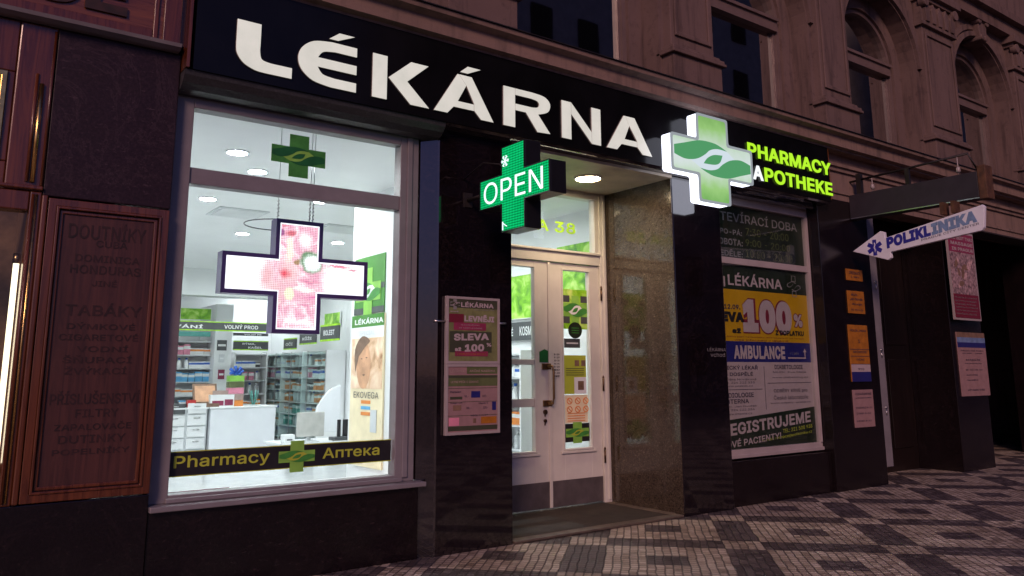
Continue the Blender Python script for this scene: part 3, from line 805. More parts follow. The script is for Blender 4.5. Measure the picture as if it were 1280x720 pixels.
# ---------------------------------------------------------------- interior furniture
def shelf_unit(name, label, fr, a0, a1, b0, b1, depth, nsh, group=None, back='wall_white', verts=2):
    o = fr.pt((a0 + a1) / 2, b0, -depth / 2)
    u = thing(name, label, 'shelf', tuple(o), group)
    m_ = MB(); m_.fbox(fr, a0, a1, b0, b1, -depth, -depth + .02); m_.build('back_panel', back, u)
    for k in range(verts):
        a = a0 + (a1 - a0 - .03) * k / max(1, verts - 1)
        m_ = MB(); m_.fbox(fr, a, a + .03, b0, b1, -depth + .021, .0); m_.build('side_panel', 'white', u)
    zs = []
    for k in range(nsh + 1):
        z = b0 + .06 + (b1 - b0 - .10) * k / nsh
        m_ = MB(); m_.fbox(fr, a0 + .031, a1 - .031, z - .022, z, -depth + .021, -.004); m_.build('shelf_board', 'shelf_grey', u)
        zs.append(z)
    return u, zs

KIND = {}
def carton(nm, w, d, h, c1, c2):
    m_ = MB(); m_.box(-w / 2, w / 2, -d / 2, d / 2, 0, h, 0)
    m_.box(-w / 2 - .0006, w / 2 + .0006, -d / 2 - .0006, d / 2 + .0006, h * .55, h * .85, 1)
    m_.box(-w / 2 + .004, w / 2 - .004, -d / 2 + .004, d / 2 - .004, h, h + .002, 0)
    return nm, m_, [c1, c2]
def bottle(nm, r, h, c1, c2):
    m_ = MB(); m_.lathe((0, 0, 0), [(r * .92, 0), (r, .01), (r, h * .62), (r * .8, h * .72), (r * .38, h * .8), (r * .38, h * .84)], 12, 0)
    m_.lathe((0, 0, 0), [(r * .5, h * .84), (r * .5, h)], 10, 1); return nm, m_, [c1, c2]
protos = [carton('medicine_box', .10, .07, .14, 'lightblue', 'white'), carton('medicine_box', .12, .06, .10, 'white', 'orange'), carton('medicine_box', .09, .07, .15, 'pink', 'white'),
          carton('medicine_box', .13, .07, .11, 'white', 'blue'), carton('medicine_box', .10, .06, .13, 'teal', 'white'), carton('medicine_box', .11, .06, .12, 'orange', 'white'),
          bottle('medicine_bottle', .035, .17, 'white', 'blue'), bottle('medicine_bottle', .038, .19, 'shelf_grey', 'white'), bottle('medicine_bottle', .034, .18, 'orange', 'red'), carton('medicine_box', .12, .06, .09, 'dark_grey', 'white')]
CN = ['light blue box', 'white and orange box', 'pink box', 'white and blue box', 'teal box', 'orange box', 'white bottle with blue cap', 'grey bottle with white cap', 'orange bottle with red cap', 'dark grey box']
made = {}
def product(i, p, rz, where, s=1.0):
    nm, m_, mats = protos[i]
    lb = CN[i] + ' ' + where; cat = 'bottle' if 'bottle' in nm else 'medicine box'
    if i not in made:
        made[i] = m_.build(nm, mats); o = made[i]
    else:
        o = made[i].copy(); COL.objects.link(o)
    o.location = p; o.rotation_euler = (0, 0, rz); o.scale = (s, s, s)
    tag(o, lb, cat, (CN[i].replace(' box', ' boxes', 1).replace(' bottle', ' bottles', 1)) + ' ' + where)
    return o
ORD = ['bottom', 'second', 'third', 'fourth', 'fifth', 'sixth', 'top']
def stock(fr, a0, a1, zs, depth, rz, where, seqs, step=.15, s=1.0, fill=.9, rows=None):
    for k, z in enumerate(zs[:-1]):
        if rows and k not in rows: continue
        a = a0 + .1; sq = seqs[k % len(seqs)]; n = 0
        while a < a1 - .08:
            if random.random() < fill:
                i = sq[int(n / 3) % len(sq)]
                p = fr.pt(a, z, -depth * .35)
                product(i, p, rz + random.uniform(-.12, .12), 'on the %s shelf of the %s' % (ORD[min(k, 6)], where), s * random.uniform(.9, 1.08))
            a += step * random.uniform(.9, 1.15); n += 1

# back shelves
YB = 11.6; fb = front(YB)
xa0 = at(205, 470, YB)[0]; xa1 = at(268, 470, YB)[0]
zb_top = at(240, 424, YB)[1]
u1, z1 = shelf_unit('wall_shelf', 'white shelf unit at far left of the shop, under the dark band', fb, xa0, xa1, .05, zb_top, .4, 7, 'open shelf units on the back wall')
stock(fb, xa0 + .05, xa1, z1, .4, 0, 'far left shelf unit', [[6, 3, 0], [2, 1, 9], [0, 4, 2], [1, 1, 5], [0, 0, 5]], .135, 1.3, .97)
xb0 = at(292, 470, YB)[0]; xb1 = at(334, 470, YB)[0]; zb2 = at(310, 440, YB)[1]
u2, z2 = shelf_unit('wall_shelf', 'white shelf unit behind the counter under the two small dark signs', fb, xb0, xb1, .05, zb2, .4, 6, 'open shelf units on the back wall')
stock(fb, xb0 + .02, xb1, z2, .4, 0, 'shelf unit behind the counter', [[3, 9], [4, 0], [1, 5], [6, 7], [2, 6]], .13, 1.2, .97)

def band_sign(fr, a0, a1, b0, b1, lines, label, cat='sign', mat='dark_grey', edge='green_lime', name='hanging_sign', edges=True, c=.04):
    o = fr.pt((a0 + a1) / 2, b0, 0)
    t_ = thing(name, label, cat, tuple(o)); m_ = MB(); m_.fbox(fr, a0, a1, b0, b1, 0, c - .002); m_.build('board', mat, t_)
    if edges:
        m_ = MB(); h = (b1 - b0) * .14; m_.fbox(fr, a0, a1, b1, b1 + h, 0, c); m_.fbox(fr, a0, a1, b0 - h, b0, 0, c); m_.build('lime_edge', edge, t_)
    for (s_, x0, y0, x1, y1) in lines:
        text(fr, s_, a0 + (a1 - a0) * x0, b0 + (b1 - b0) * y0, a0 + (a1 - a0) * x1, b0 + (b1 - b0) * y1, c + .002, 'white', t_, .02)
    return t_
YH = 10.15; fh = front(YH)
def A(px, py, Y): return at(px, py, Y)
x0, zz1 = A(222, 402, YH); x1, zz0 = A(324, 414, YH)
band_sign(fh, x0 - 1.0, x1 + .35, zz0, zz1, [('PODÁVÁNÍ', .02, .25, .545, .72), ('VOLNÝ PRODEJ', .735, .22, 1.03, .82)] if False else [('VYDÁVÁNÍ', .12, .15, .50, .70), ('VOLNÝ PROD', .635, .2, .86, .85)], 'long dark band sign with white capitals across the back of shop', c=.08)
fb2 = front(YB - .02)
x0, zz1 = A(291, 427, YB); x1, zz0 = A(334, 437, YB)
band_sign(fb2, x0, x1, zz0, zz1, [('RÝMA,', .25, .55, .62, .9), ('KAŠEL', .42, .08, .82, .42)], 'dark sign with two white words between lime edges above shelf')
x0, zz1 = A(291, 416, YB); x1, zz0 = A(334, 420.5, YB)
band_sign(fb2, x0, x1, zz0, zz1, [('VOLNÝ PR', .3, .15, .8, .85)], 'narrow dark sign strip directly under the long band sign', edges=False)
x0, zz1 = A(218, 414, YB); x1, zz0 = A(262, 421, YB)
band_sign(fb2, x0, x1, zz0, zz1, [], 'plain dark teal strip above the far left shelf unit', mat='teal', edges=False)
def picture(fr, a0, a1, b0, b1, mat, label, name='wall_picture', cat='picture', rim='white'):
    o = fr.pt((a0 + a1) / 2, b0, 0); t_ = thing(name, label, cat, tuple(o))
    m_ = MB(); m_.fbox(fr, a0, a1, b0, b1, 0, .02); m_.build('print', mat, t_)
    m_ = MB(); m_.ring(fr, [(a0 - .01, b0 - .01), (a1 + .01, b0 - .01), (a1 + .01, b1 + .01), (a0 - .01, b1 + .01)], [(a0, b0), (a1, b0), (a1, b1), (a0, b1)], 0, .025); m_.build('frame', rim, t_)
    return t_
def leafy(name, a, b, c_, scale):
    m = bpy.data.materials.new(name); t = NT(m); p = t.coord()
    n = t.noise(p, scale, 3, .5, 1.0)
    t.bsdf(t.ramp(n, [(.3, a), (.5, b), (.7, c_)]), .4); MATS[name] = m
leafy('leaf_photo', (.06, .25, .01), (.25, .60, .02), (.62, .85, .22), 5)
x0, zz1 = A(226, 385, 11.58); x1, zz0 = A(263, 400, 11.58)
picture(front(11.58), x0, x1, zz0, zz1, 'leaf_photo', 'bright green leaf picture high on the back wall at far left')

# long glazed shelving along the right wall
XS = IX1 - .02; fs = side(XS)
ya = ax(348, 480, XS)[0]; yb = ax(431, 480, XS)[0]; ztop = ax(390, 440, XS)[1]
ya = min(ya, 12.4)
u3, z3 = shelf_unit('glazed_shelf', 'long glass fronted shelving full of medicine along right wall', fs, -ya, -yb, .05, ztop, .0001 + .38, 7, verts=4)
# shift its front out into the room: the frame stands 38 cm off the wall
for o_ in [u3]: o_.location.x -= .38
fs2 = side(XS - .38)
for k in range(5):
    a = -ya + (ya - yb) * k / 4
    m_ = MB(); m_.fbox(fs2, a - .012, a + .012, .05, ztop, .002, .016); m_.build('door_frame', 'steel', u3)
m_ = MB(); m_.fbox(fs2, -ya, -yb, .08, ztop - .02, .004, .010); m_.build('glass_door', 'glass_case', u3)
stock(fs2, -ya, -yb, z3, .38, PI / 2, 'glazed shelving', [[3, 6, 7], [7, 1, 4], [4, 3, 1], [7, 6, 5], [1, 9, 5], [2, 3, 3, 1], [7, 6, 1]], .17, 1.3, .93, rows=[1, 2, 3, 4, 5, 6])
for (p0, p1, txt, lb) in (((357, 425), (371, 437), 'OČI', 'small dark sign, leftmost above the glazed shelving'), ((377, 418), (396, 430), 'KŮŽE', 'small dark sign in the middle above the glazed shelving'), ((403, 409), (425, 425), 'BOLEST', 'larger dark sign at the right end above glazed shelving')):
    a0, b1 = ax(p0[0], p0[1], XS - .36); a1, b0 = ax(p1[0], p1[1] - 2, XS - .36)
    band_sign(side(XS - .36), -a0, -a1, b0, b1, [(txt, .2, .3, .8, .7)], lb)
a0, b1 = ax(407, 396, XS); a1, b0 = ax(426, 406, XS)
picture(side(XS - .0), -a0, -a1, b0, b1 + .05, 'leaf_photo', 'small lime leaf picture above the right end of shelving')

# posters on the partition wall
fp = side(3.898)
def SA(px, py, X=3.9):
    y, z = ax(px, py, X); return (-y, z)
a0, b1 = SA(446, 325); a1, _ = SA(483, 320); _, b0 = SA(465, 392)
pt_ = thing('green_poster', 'green leaf poster with pharmacy cross, top of the right window edge', 'poster', (3.89, -(a0 + a1) / 2, b0))
mb = MB(); mb.fbox(fp, a0, a1, b0, b1, 0, .01); mb.build('sheet', 'green_head', pt_)
mb = MB(); mb.fbox(fp, a0, a1, b0, b0 + .07, .011, .013); mb.fbox(fp, a0, a1, b0 + .26, b0 + .32, .011, .013); mb.build('dark_bar', 'dark_grey', pt_)
logo(fp, (a0 + a1) / 2 - .02, b0 + .24, .30, .26, .10, .10, .015, pt_, base='green_light', wave='green_leaf', hand='white')
a0, b1 = SA(443, 396); a1, _ = SA(483, 393); _, b0 = SA(465, 585)
bn = thing('banner_board', 'tall cream advertising board with green head and face photo by window', 'banner', (3.89, -(a0 + a1) / 2, b0))
mb = MB(); mb.fbox(fp, a0, a1, b0, b1, 0, .02); mb.build('panel', 'cream', bn)
hgt = b1 - b0
hb = b1 - (SA(465, 396)[1] - SA(465, 411)[1])
mb = MB(); mb.fbox(fp, a0, a1, hb, b1 + .001, .021, .024); mb.build('header', 'green_head', bn)
text(fp, 'LÉKÁRNA', a0 + .08, hb + .03, a1 - .01, b1 - .03, .026, 'white', bn, .03)
mb = MB(); mb.fbox(fp, a0, a1, hb - .12, hb, .021, .023); mb.build('subheader', 'white', bn)
text(fp, 'SPECIÁL', a0 + .2, hb - .09, a1 - .2, hb - .03, .026, 'shelf_grey', bn, .0)
zf0 = SA(465, 486)[1]; zf1 = hb - .125
m = bpy.data.materials.new('portrait'); t = NT(m); p = t.coord(); n = t.noise(p, 2.6, 4, .5, 1.2)
t.bsdf(t.ramp(n, [(.3, (.32, .16, .07)), (.42, (.70, .44, .27)), (.55, (.85, .62, .45)), (.68, (.88, .78, .58))]), .5); MATS['portrait'] = m
mb = MB(); mb.fbox(fp, a0 + .02, a1 - .02, zf0, zf1, .021, .024); mb.build('photo', 'portrait', bn)
cx_ = a0 + (a1 - a0) * .42; cz_ = (zf0 + zf1) / 2
mb = MB(); mb.flat(fp, [(cx_ + .17 * math.cos(q * PI / 12), cz_ - .02 + .25 * math.sin(q * PI / 12)) for q in range(24)], .0255); mb.build('face', 'skin', bn)
mb = MB()
mb.flat(fp, spline([(cx_ - .2, cz_ - .1), (cx_ - .22, cz_ + .15), (cx_ - .05, cz_ + .29), (cx_ + .14, cz_ + .24), (cx_ + .02, cz_ + .17), (cx_ - .12, cz_ + .08)], 4), .027); mb.build('hair', 'brown_box', bn)
mb = MB()
for (dx, dz) in ((-.05, .05), (.07, .06)): mb.flat(fp, [(cx_ + dx - .03, cz_ + dz), (cx_ + dx, cz_ + dz - .008), (cx_ + dx + .03, cz_ + dz), (cx_ + dx, cz_ + dz + .008)], .0275)
mb.flat(fp, [(cx_ - .03, cz_ - .12), (cx_ + .01, cz_ - .135), (cx_ + .05, cz_ - .12), (cx_ + .01, cz_ - .11)], .0275); mb.build('face_features', 'brown_box', bn)
text(fp, 'EKOVEGA', a0 + .10, SA(465, 498)[1], a1 - .08, SA(465, 490)[1], .026, 'dark_grey', bn, 0)
mb = MB(); zq = SA(465, 505)[1]
for k in range(3): mb.fbox(fp, a0 + .28, a0 + .50, zq - k * .06, zq - k * .06 + .035, .021, .024, k % 2)
mb.build('printed_lines', ['orange', 'lightblue'], bn)
mb = MB(); mb.fbox(fp, a1 - .26, a1 - .12, SA(465, 540)[1], SA(465, 512)[1], .021, .026); mb.build('pack_picture', 'shelf_grey', bn)

# counter, with its drawer side
def floor_pt(px, py): return ah(px, py, .05)
yC = 8.7
xc0, ztopc = at(264, 509, yC); xc1 = at(345, 509, yC)[0]; xd0 = at(205, 509, yC)[0]
ct = thing('service_counter', 'white service counter in the middle of the shop', 'counter', ((xc0 + xc1) / 2, yC + .4, .045))
mb = MB(); mb.box(xc0, xc1, yC, yC + .7, .045, ztopc - .03); mb.build('front_panel', 'counter_white', ct, bevel=.01)
mb = MB(); mb.box(xc0 - .02, xc1 + .02, yC - .02, yC + .72, ztopc - .028, ztopc); mb.build('top', 'white', ct, bevel=.006)
dt = thing('drawer_cabinet', 'white cabinet with open shelves and drawers left of the counter', 'cabinet', ((xd0 + xc0) / 2, yC + .4, .045))
mb = MB(); mb.box(xd0, xc0 - .03, yC + .10, yC + .7, .045, ztopc - .03); mb.build('carcass', 'shelf_grey', dt)
mb = MB(); mb.box(xd0, xc0 - .025, yC + .05, yC + .72, ztopc - .028, ztopc - .003); mb.build('top', 'white', dt)
xm = (xd0 + xc0) / 2
for (x0, x1) in ((xd0 + .03, xm - .02), (xm + .02, xc0 - .06)):
    for k in range(4):
        z0 = .12 + k * .19
        m_ = MB(); m_.box(x0, x1, yC + .07, yC + .098, z0, z0 + .165); d_ = m_.build('drawer', 'white' if k < 3 or x0 > xm else 'dark_grey', dt, bevel=.004)
        m_ = MB(); m_.tube([((x0 + x1) / 2 - .05, yC + .05, z0 + .12), ((x0 + x1) / 2 + .05, yC + .05, z0 + .12)], .008, 6); m_.build('handle', 'steel', d_)
def on_counter(px, py=None, y=None): return at(px, 480, y or (yC + .25))[0]
yo = yC + .2
x = on_counter(258, y=yo)
o = MB(); f_ = Fr((x, yo, ztopc), (1, 0, 0), (0, .35, 1))
ds = thing('display_stand', 'brown tilted card display standing on the left of the counter', 'display', (x, yo, ztopc))
o.fbox(f_, -.20, .20, .02, .40, 0, .03); o.build('back_card', 'brown_box', ds)
o = MB(); o.fbox(f_, -.17, .17, .08, .36, .031, .036); o.build('card_print', 'skin', ds)
o = MB(); o.box(x - .2, x + .2, yo - .12, yo + .05, ztopc, ztopc + .06); o.build('tray', 'brown_box', ds)
x = on_counter(277, y=yo)
lf = thing('leaflet_box', 'white box of leaflets with pink pictures on the counter', 'leaflet box', (x, yo, ztopc))
o = MB(); o.box(x - .20, x + .20, yo - .10, yo + .02, ztopc, ztopc + .2); o.build('box', 'white', lf)
o = MB(); o.box(x - .17, x + .02, yo - .106, yo - .101, ztopc + .02, ztopc + .1); o.box(x + .04, x + .18, yo - .106, yo - .101, ztopc + .02, ztopc + .12); o.build('printed_picture', 'print_magenta', lf)
o = MB(); o.box(x - .15, x + .16, yo - .06, yo - .02, ztopc + .2, ztopc + .27); o.build('leaflets', 'paper', lf)
x = on_counter(294, y=yo)
tw_ = thing('leaflet_tower', 'tall narrow stand of colourful leaflets with blue bow on counter', 'leaflet stand', (x, yo, ztopc))
for k, mt in enumerate(['orange', 'paper', 'pink', 'olive', 'green_light']):
    o = MB(); o.box(x - .13, x + .13, yo - .08, yo + .08, ztopc + k * .105, ztopc + k * .105 + .1); o.build('leaflet_tier', mt, tw_)
o = MB()
for q in range(7):
    a_ = q * .9; o.tube([(x, yo, ztopc + .55), (x + .12 * math.cos(a_), yo - .05, ztopc + .60 + .08 * math.sin(a_))], [.012, .03], 6)
o.build('bow', 'blue', tw_)
x = on_counter(318, y=yo)
pc = thing('glass_pot', 'clear jar of spatulas on the right of the counter', 'jar', (x, yo, ztopc))
o = MB(); o.lathe((x, yo, ztopc), [(.07, 0), (.075, .15), (.07, .16)], 14); o.build('jar', 'glass_case', pc)
o = MB()
for q in range(6): o.tube([(x + .02 * math.cos(q), yo + .02 * math.sin(q), ztopc + .02), (x + .08 * math.cos(q), yo + .05 * math.sin(q), ztopc + .26)], .008, 6)
o.build('sticks', 'teal', pc)
a0, b1 = at(273, 425, YB - .2); a1, b0 = at(283, 438, YB - .2)
mb = MB(); mb.box(at(269, 430, YB - .2)[0], at(290, 430, YB - .2)[0], YB - .18, IY1 - .01, .046, 2.75); mb.build('interior_column', 'wall_white', kind='structure')
for (p0, p1, p2, p3, mt, lb) in ((272, 284, 425, 438, 'dark_grey', 'small dark notice on the white column between the shelf units'), (274, 281, 443, 453, 'shelf_grey', 'pale grey card on the white column under the dark notice'), (273, 281, 462, 474, 'print_magenta', 'dark pink card low on the white column behind the counter')):
    x0, x1, z0, z1 = at(p0, p2, YB - .2)[0], at(p1, p2, YB - .2)[0], at(p0, p3, YB - .2)[1], at(p0, p2, YB - .2)[1]
    t_ = thing('wall_notice', lb, 'notice', ((x0 + x1) / 2, YB - .2, z0))
    mb = MB(); mb.fbox(front(YB - .181), x0, x1, z0, z1, 0, .012); mb.build('card', mt, t_)
    mb = MB(); mb.fbox(front(YB - .181), x0 + .02, x1 - .02, z0 + (z1 - z0) * .4, z0 + (z1 - z0) * .6, .013, .016); mb.build('printed_lines', 'white', t_)
x = on_counter(240, y=yo)
rb_ = thing('red_box', 'small red box beside a black stapler at left of counter', 'box', (x, yo, ztopc))
o = MB(); o.box(x - .07, x + .07, yo - .05, yo + .05, ztopc, ztopc + .12); o.build('carton', 'red', rb_)
o = MB(); o.box(x - .05, x + .05, yo - .052, yo - .051, ztopc + .04, ztopc + .07); o.build('printed_lines', 'white', rb_)
x = on_counter(232, y=yo)
sp = thing('stapler', 'black stapler at the far left end of the counter', 'stapler', (x, yo, ztopc))
o = MB(); o.prism(front(yo), [(x - .12, ztopc), (x + .06, ztopc), (x + .06, ztopc + .07), (x - .02, ztopc + .055), (x - .12, ztopc + .02)], -.03, .03); o.build('body', 'black_matte', sp)
# desk, monitor, printer, curved screen
yD = 5.9
xd, zd = at(392, 553, yD)
dk = thing('till_desk', 'low white till desk behind the window band, right of centre', 'desk', (xd, yD + .3, .045))
xl = at(352, 550, yD)[0]; xr = at(440, 550, yD)[0]
o = MB(); o.box(xl, xr, yD, yD + .7, zd - .03, zd); o.build('top', 'white', dk)
o = MB(); o.box(xl + .03, xl + .08, yD + .03, yD + .67, .045, zd - .031); o.build('leg', 'white', dk)
o = MB(); o.box(xr - .08, xr - .03, yD + .03, yD + .67, .045, zd - .031); o.build('leg', 'white', dk)
x0, zm1 = at(375, 516, yD); x1 = at(409, 516, yD)[0]; zm0 = at(392, 549, yD)[1]
mn = thing('monitor', 'pale beige till monitor seen from the back', 'monitor', ((x0 + x1) / 2, yD + .1, zd))
o = MB(); o.box(x0, x1, yD + .08, yD + .13, zm0 + .03, zm1); o.build('case', 'monitor_grey', mn, bevel=.012)
xm = (x0 + x1) / 2
o = MB(); o.box(xm - .03, xm + .03, yD + .13, yD + .17, zd + .015, zm1 - .1); o.box(xm - .12, xm + .12, yD + .04, yD + .26, zd, zd + .015); o.build('stand', 'shelf_grey', mn)
x = at(363, 545, yD)[0]
pr_ = thing('receipt_printer', 'small white receipt printer left of the beige monitor', 'printer', (x, yD + .1, zd))
o = MB(); o.box(x - .07, x + .09, yD + .05, yD + .2, zd, zd + .12); o.build('body', 'white', pr_, bevel=.01)
o = MB(); o.box(x - .03, x + .05, yD + .045, yD + .049, zd + .04, zd + .06); o.build('slot', 'dark_grey', pr_)
x = at(430, 528, yD)[0]
ph = thing('desk_phone', 'black and white telephone right of the beige monitor', 'telephone', (x, yD + .15, zd))
o = MB(); o.box(x - .13, x + .12, yD + .05, yD + .25, zd, zd + .05); o.build('base', 'dark_grey', ph, bevel=.01)
o = MB(); o.box(x - .05, x + .0, yD + .1, yD + .14, zd + .05, zd + .30); o.box(x + .04, x + .13, yD + .1, yD + .14, zd + .05, zd + .30); o.build('card_reader', 'black_matte', ph, bevel=.008)
yV = 6.9
pts = [(393, 540), (395, 515), (400, 503), (408, 492), (416, 485), (426, 481), (426, 540)]
P2 = [at(a, b, yV) for a, b in pts]
o = MB(); o.prism(front(yV), spline(P2[:6], 4) + [P2[6]], -.05, 0)
cs = o.build('curved_screen', 'counter_white', None, loc=(P2[3][0], yV, 0.6), bevel=.01); 
for v in cs.data.vertices: pass
tag(cs, 'smooth white curved screen rising behind the beige monitor', 'screen')
o = MB(); a_, b_ = P2[0]; c_, d_ = P2[6]; o.box(a_ + .03, c_ - .03, yV + .005, yV + .045, .045, b_ - .001); o.build('base', 'white', cs)

# things on the ledge inside the window
xl, yl = ah(247, 606, .53)
tr = thing('leaflet_tray', 'magenta and white leaflet tray at bottom left inside window', 'tray', (1.45, .35, .50))
x0 = at(210, 605, .22)[0]; x1 = at(286, 600, .22)[0]
o = MB(); o.box(x0, x1, .20, .40, .501, .515); o.build('base', 'print_magenta', tr)
o = MB(); o.box(x0, x1, .20, .206, .515, .60); o.build('front', 'print_magenta', tr)
o = MB(); o.box(x0 + .12, x1 - .14, .195, .199, .53, .585); o.build('white_card', 'white', tr)
o = MB(); o.box(x0 + .14, x1 - .2, .192, .1945, .54, .575); o.build('printed_lines', 'shelf_grey', tr)
o = MB(); o.box(2.45, 2.82, .25, .6, .501, .506); q = o.build('leaflet', 'paper_pink', None, loc=(2.6, .4, .5)); tag(q, 'pale pink sheet lying at bottom right inside the window', 'leaflet')

# ---------------------------------------------------------------- pharmacy fascia sign
YF = -.13; ff = front(YF)
fas = thing('fascia_sign', 'long black fascia with cream capital letters above the pharmacy', 'shop sign', (4.9, YF, 3.33))
FX0, FX1 = 1.27, 8.60
mb = MB(); mb.box(FX0, FX1, YF, .09, 3.330, 3.998); mb.build('board', 'black_gloss', fas)
zb_, zt_ = 3.40, 3.75
def letter(polys, holes=None):
    """raised channel letter: cream face with darker edge"""
    mb = MB()
    for p in polys: mb.prism(ff, p, .001, .016, 0, 1)
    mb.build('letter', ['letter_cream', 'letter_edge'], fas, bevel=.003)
def L(x0, x1, pts): return [(x0 + (x1 - x0) * a, zb_ + (zt_ - zb_) * b) for a, b in pts]
# L
a, b = 1.535, 1.935
o_ = L(a, b, [(0, 1)] + spline([(0, .50), (.02, .30), (.14, .12), (.34, .02), (.52, 0)], 5) + [(1, 0), (1, .23)] + spline([(.62, .23), (.46, .27), (.42, .42), (.42, .55)], 5) + [(.42, 1)])
letter([o_])
# É : rounded E
a, b = 1.975, 2.43
o_ = L(a, b, [(1, 1), (.55, 1)] + spline([(.55, 1), (.25, .93), (.06, .74), (0, .5), (.06, .26), (.25, .07), (.55, 0)], 5)[1:] + [(1, 0), (1, .21)] +
       spline([(.62, .21), (.42, .25), (.33, .39)], 5) + [(1, .39), (1, .60)] + spline([(.33, .60), (.42, .74), (.62, .79)], 5) + [(1, .79)])
letter([o_, L(a, b, [(.50, 1.06), (.66, 1.06), (.96, 1.24), (.68, 1.24)])])
# K
a, b = 2.56, 3.06
letter([L(a, b, [(0, 0), (.25, 0), (.25, 1), (0, 1)]), L(a, b, [(.27, .52), (.66, 1), (.98, 1), (.60, .52), (1.0, 0), (.66, 0)])])
# Á
a, b = 3.10, 3.68
letter([L(a, b, [(0, 0), (.22, 0), (.32, .18), (.66, .18), (.66, .34), (.39, .34), (.53, .76), (.40, 1), (.38, 1)]),
        L(a, b, [(.40, 1.0), (.53, .76), (.662, .35), (.662, .19), (.78, 0), (1.0, 0), (.62, 1)]), L(a, b, [(.42, 1.06), (.55, 1.06), (.78, 1.24), (.55, 1.24)])])
# R
a, b = 3.78, 4.30
letter([L(a, b, [(0, 0), (.24, 0), (.24, 1), (0, 1)]),
        L(a, b, [(.242, 1), (.60, 1)] + spline([(.60, 1), (.86, .96), (.98, .80), (.93, .58), (.72, .46)], 5)[1:] + [(.98, .02), (.70, 0), (.46, .44), (.242, .44), (.242, .61), (.58, .61)] + spline([(.58, .61), (.70, .64), (.74, .72), (.70, .80), (.58, .83)], 4)[1:] + [(.242, .83)])])
# N
a, b = 4.42, 4.89
letter([L(a, b, [(0, 0), (.24, 0), (.24, 1), (0, 1)]), L(a, b, [(.242, 1), (.242, .68), (.758, 0), (.758, .32)]), L(a, b, [(.76, 0), (1, 0), (1, 1), (.76, 1)])])
# A
a, b = 4.96, 5.56
letter([L(a, b, [(0, 0), (.22, 0), (.32, .18), (.66, .18), (.66, .34), (.39, .34), (.50, .74), (.42, 1), (.38, 1)]),
        L(a, b, [(.42, 1.0), (.50, .74), (.662, .35), (.662, .19), (.78, 0), (1.0, 0), (.62, 1)])])
# green neon words
nm_ = thing('lit_lettering', 'glowing lime green and white capitals on the right of the black fascia', 'lit sign', (7.7, YF, 3.4))
def word(s, px0, px1, zlo, zhi, mat):
    x0 = at(px0, 205, YF - .04)[0]; x1 = at(px1, 225, YF - .04)[0]
    text(ff, s, x0, zlo, x1, zhi, .012, mat, nm_, .024, 'lit_word', depth=.006)
zp1, zp0 = 3.755, 3.60; 
zA = at(990, 203 - 5, YF - .04)
word('PHARMACY', 938, 1042, at(990, 207, YF - .04)[1], at(990, 190.5, YF - .04)[1], 'neon_green')
word('A', 943, 957, at(990, 233, YF - .04)[1], at(990, 216, YF - .04)[1], 'neon_white')
word('POTHEKE', 957.5, 1042, at(990, 233, YF - .04)[1], at(990, 216, YF - .04)[1], 'neon_green')
simple('amber_panel', (.22, .07, .01), .3)
mb = MB(); mb.box(8.603, 8.62, YF + .005, -.005, 3.36, 3.99); q = mb.build('end_cap', 'amber_panel', fas)
# backlit cross
lx = thing('lit_cross', 'glowing green and white leaf cross box on the black fascia', 'lit sign', (6.33, -.2, 3.45))
YX = -.30; fx = front(YX)
xl_, xr_ = at(839, 190, YX)[0], at(940, 208, YX)[0]
zt__, zb__2 = at(889, 146, YX)[1], at(892, 254, YX)[1]
cx_, cz_, W_, H_, tw_2, th_2 = (xl_ + xr_) / 2, (zt__ + zb__2) / 2, (xr_ - xl_) / 2, (zt__ - zb__2) / 2, .235, .185
def rcross(cx, cz, W, H, tw, th, r=.03):
    base = cross_pts(cx, cz, W, H, tw, th); out = []
    n = len(base)
    for k in range(n):
        p, q, s_ = Vector(base[k - 1]), Vector(base[k]), Vector(base[(k + 1) % n])
        d1 = (p - q).normalized(); d2 = (s_ - q).normalized()
        a_, b_ = q + d1 * r, q + d2 * r
        for j in range(4):
            t_ = j / 3; out.append(tuple((1 - t_) ** 2 * a_ + 2 * t_ * (1 - t_) * q + t_ * t_ * b_))
    return out
mb = MB(); mb.prism(fx, rcross(cx_, cz_, W_, H_, tw_2, th_2), -.12, -.004); mb.build('lit_side', 'edge_white', lx)
mb = MB(); mb.ring(fx, rcross(cx_, cz_, W_ + .004, H_ + .004, tw_2 + .004, th_2 + .004), rcross(cx_, cz_, W_ - .022, H_ - .022, tw_2 - .022, th_2 - .022), -.004, .006); mb.build('rim', 'cross_rim', lx)
mb = MB(); mb.flat(fx, rcross(cx_, cz_, W_ - .02, H_ - .02, tw_2 - .02, th_2 - .02), .001); mb.build('face', 'cross_face', lx)
logo(fx, cx_, cz_, W_ - .024, H_, tw_2, th_2 - .012, .003, lx, base=None, wave='cross_wave', hand='cross_hand', step=.0015)
mb = MB(); mb.tube([(6.1, -.18, 3.5), (6.1, -.131, 3.5)], .03, 10); mb.tube([(6.55, -.18, 3.5), (6.55, -.131, 3.5)], .03, 10); mb.build('bracket', 'dark_iron', lx)

